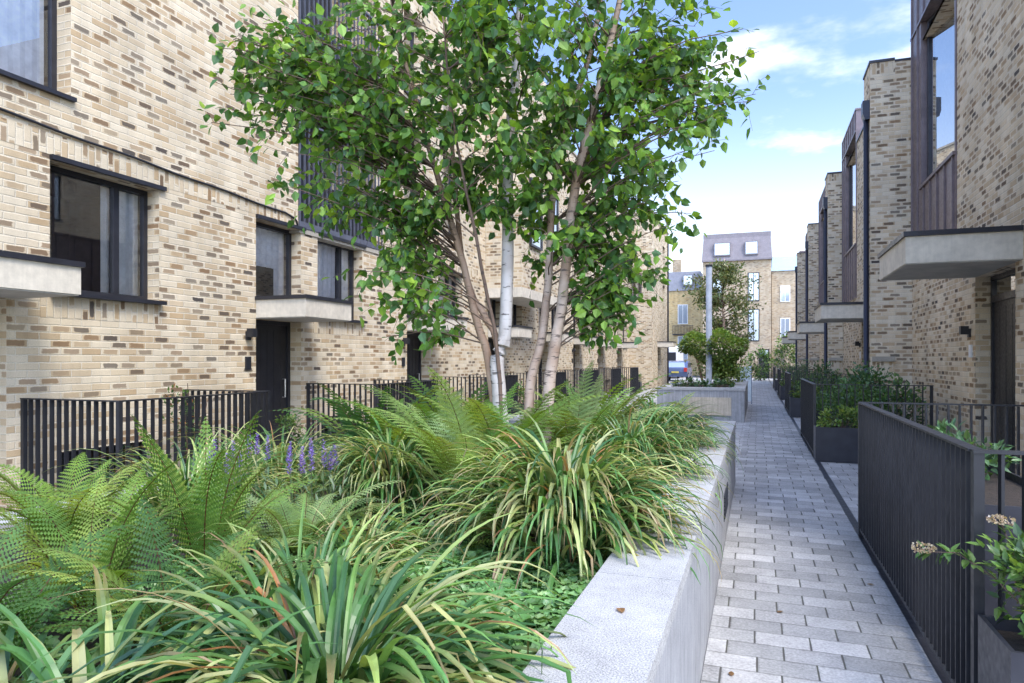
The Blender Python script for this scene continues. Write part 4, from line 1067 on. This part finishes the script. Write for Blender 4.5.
# car and van
car = thing('parked_car', 'dark blue hatchback parked beyond the end of the left terrace', 'car', (-5.6, 52.5, 0))
prof = [(-1.9,.35),(-1.95,.7),(-1.85,.95),(-1.45,1.42),(-.2,1.5),(.7,1.4),(1.2,1.0),(1.95,.85),(2.05,.55),(2.0,.3)]
m = MB(); m.prism(prof, -.85, .85, 0, 'x'); m.build('body', CARB, car, bevel=.08)
m = MB(); m.face([(-.68,-1.80,1.03),(.68,-1.80,1.03),(.60,-1.50,1.39),(-.60,-1.50,1.39)]); m.build('rear_window', GLASS2F, car)
for s in (-1, 1):
    m = MB(); m.box(s*.85+.002*s, s*.85+.012*s, -1.3, .8, 1.02, 1.36); m.build('side_window', BLACKP, car)
    m = MB(); m.box(s*.62, s*.84, -2.0, -1.86, .72, 1.0); m.build('tail_light', REDL, car, bevel=.02)
    for y in (-1.25, 1.3):
        m = MB(); m.tube([(s*.72, y, .32), (s*.88, y, .32)], .32, 18); Wh = m.build('wheel', RUBBER, car)
        m = MB(); m.tube([(s*.88, y, .32), (s*.895, y, .32)], .2, 14); m.build('rim', CHROME, Wh)
m = MB(); m.box(-.26, .26, -1.985, -1.955, .62, .74); m.build('number_plate', plain('yellow plate', (.6,.5,.1)), car)
van = thing('parked_van', 'white high sided van behind the dark blue car', 'van', (-7.2, 60.5, 0))
prof = [(-2.6,.35),(-2.6,2.5),(-2.4,2.75),(1.2,2.75),(1.7,2.5),(2.2,1.5),(2.9,1.25),(3.0,.4)]
m = MB(); m.prism(prof, -1.0, 1.0, 0, 'x'); m.build('body', CARW, van, bevel=.07)
for s in (-1, 1):
    m = MB(); m.box(s*.15, s*.85, -2.615, -2.602, 1.5, 2.2); m.build('rear_window', BLACKP, van)
    m = MB(); m.box(s*.86, s*.98, -2.64, -2.6, .9, 1.5); m.build('tail_light', REDL, van)
    for y in (-1.6, 1.9):
        m = MB(); m.tube([(s*.85, y, .36), (s*1.02, y, .36)], .36, 18); Wh = m.build('wheel', RUBBER, van)
        m = MB(); m.tube([(s*1.02, y, .36), (s*1.035, y, .36)], .22, 14); m.build('rim', CHROME, Wh)

# a few dead leaves lying on the path and the coping
dl = [(.35, 3.2, .004, 'curled brown dead leaf on the path, nearest the railing foot'), (.12, 4.6, .004, 'small brown dead leaf in the middle of the path'),
      (.78, 5.4, .004, 'tan dead leaf against the drain strip'), (-.12, 3.6, .004, 'dead leaf at the foot of the granite wall'), (-.42, 2.2, .7915, 'dry brown leaf lying on the granite coping')]
for x, y, z, lab in dl:
    m = MB(); a = rnd.uniform(0, 6.28)
    leaf(m, Vector((0, 0, .001)), Vector((math.cos(a), math.sin(a), .02)), Vector((0, 0, 1)), .05, .03, vary((.24,.14,.06)), .25, -.03)
    o = m.build('fallen_leaf', LEAF, None, loc=(x, y, z)); tag(o, lab, 'leaf', 'fallen leaves on the paving')
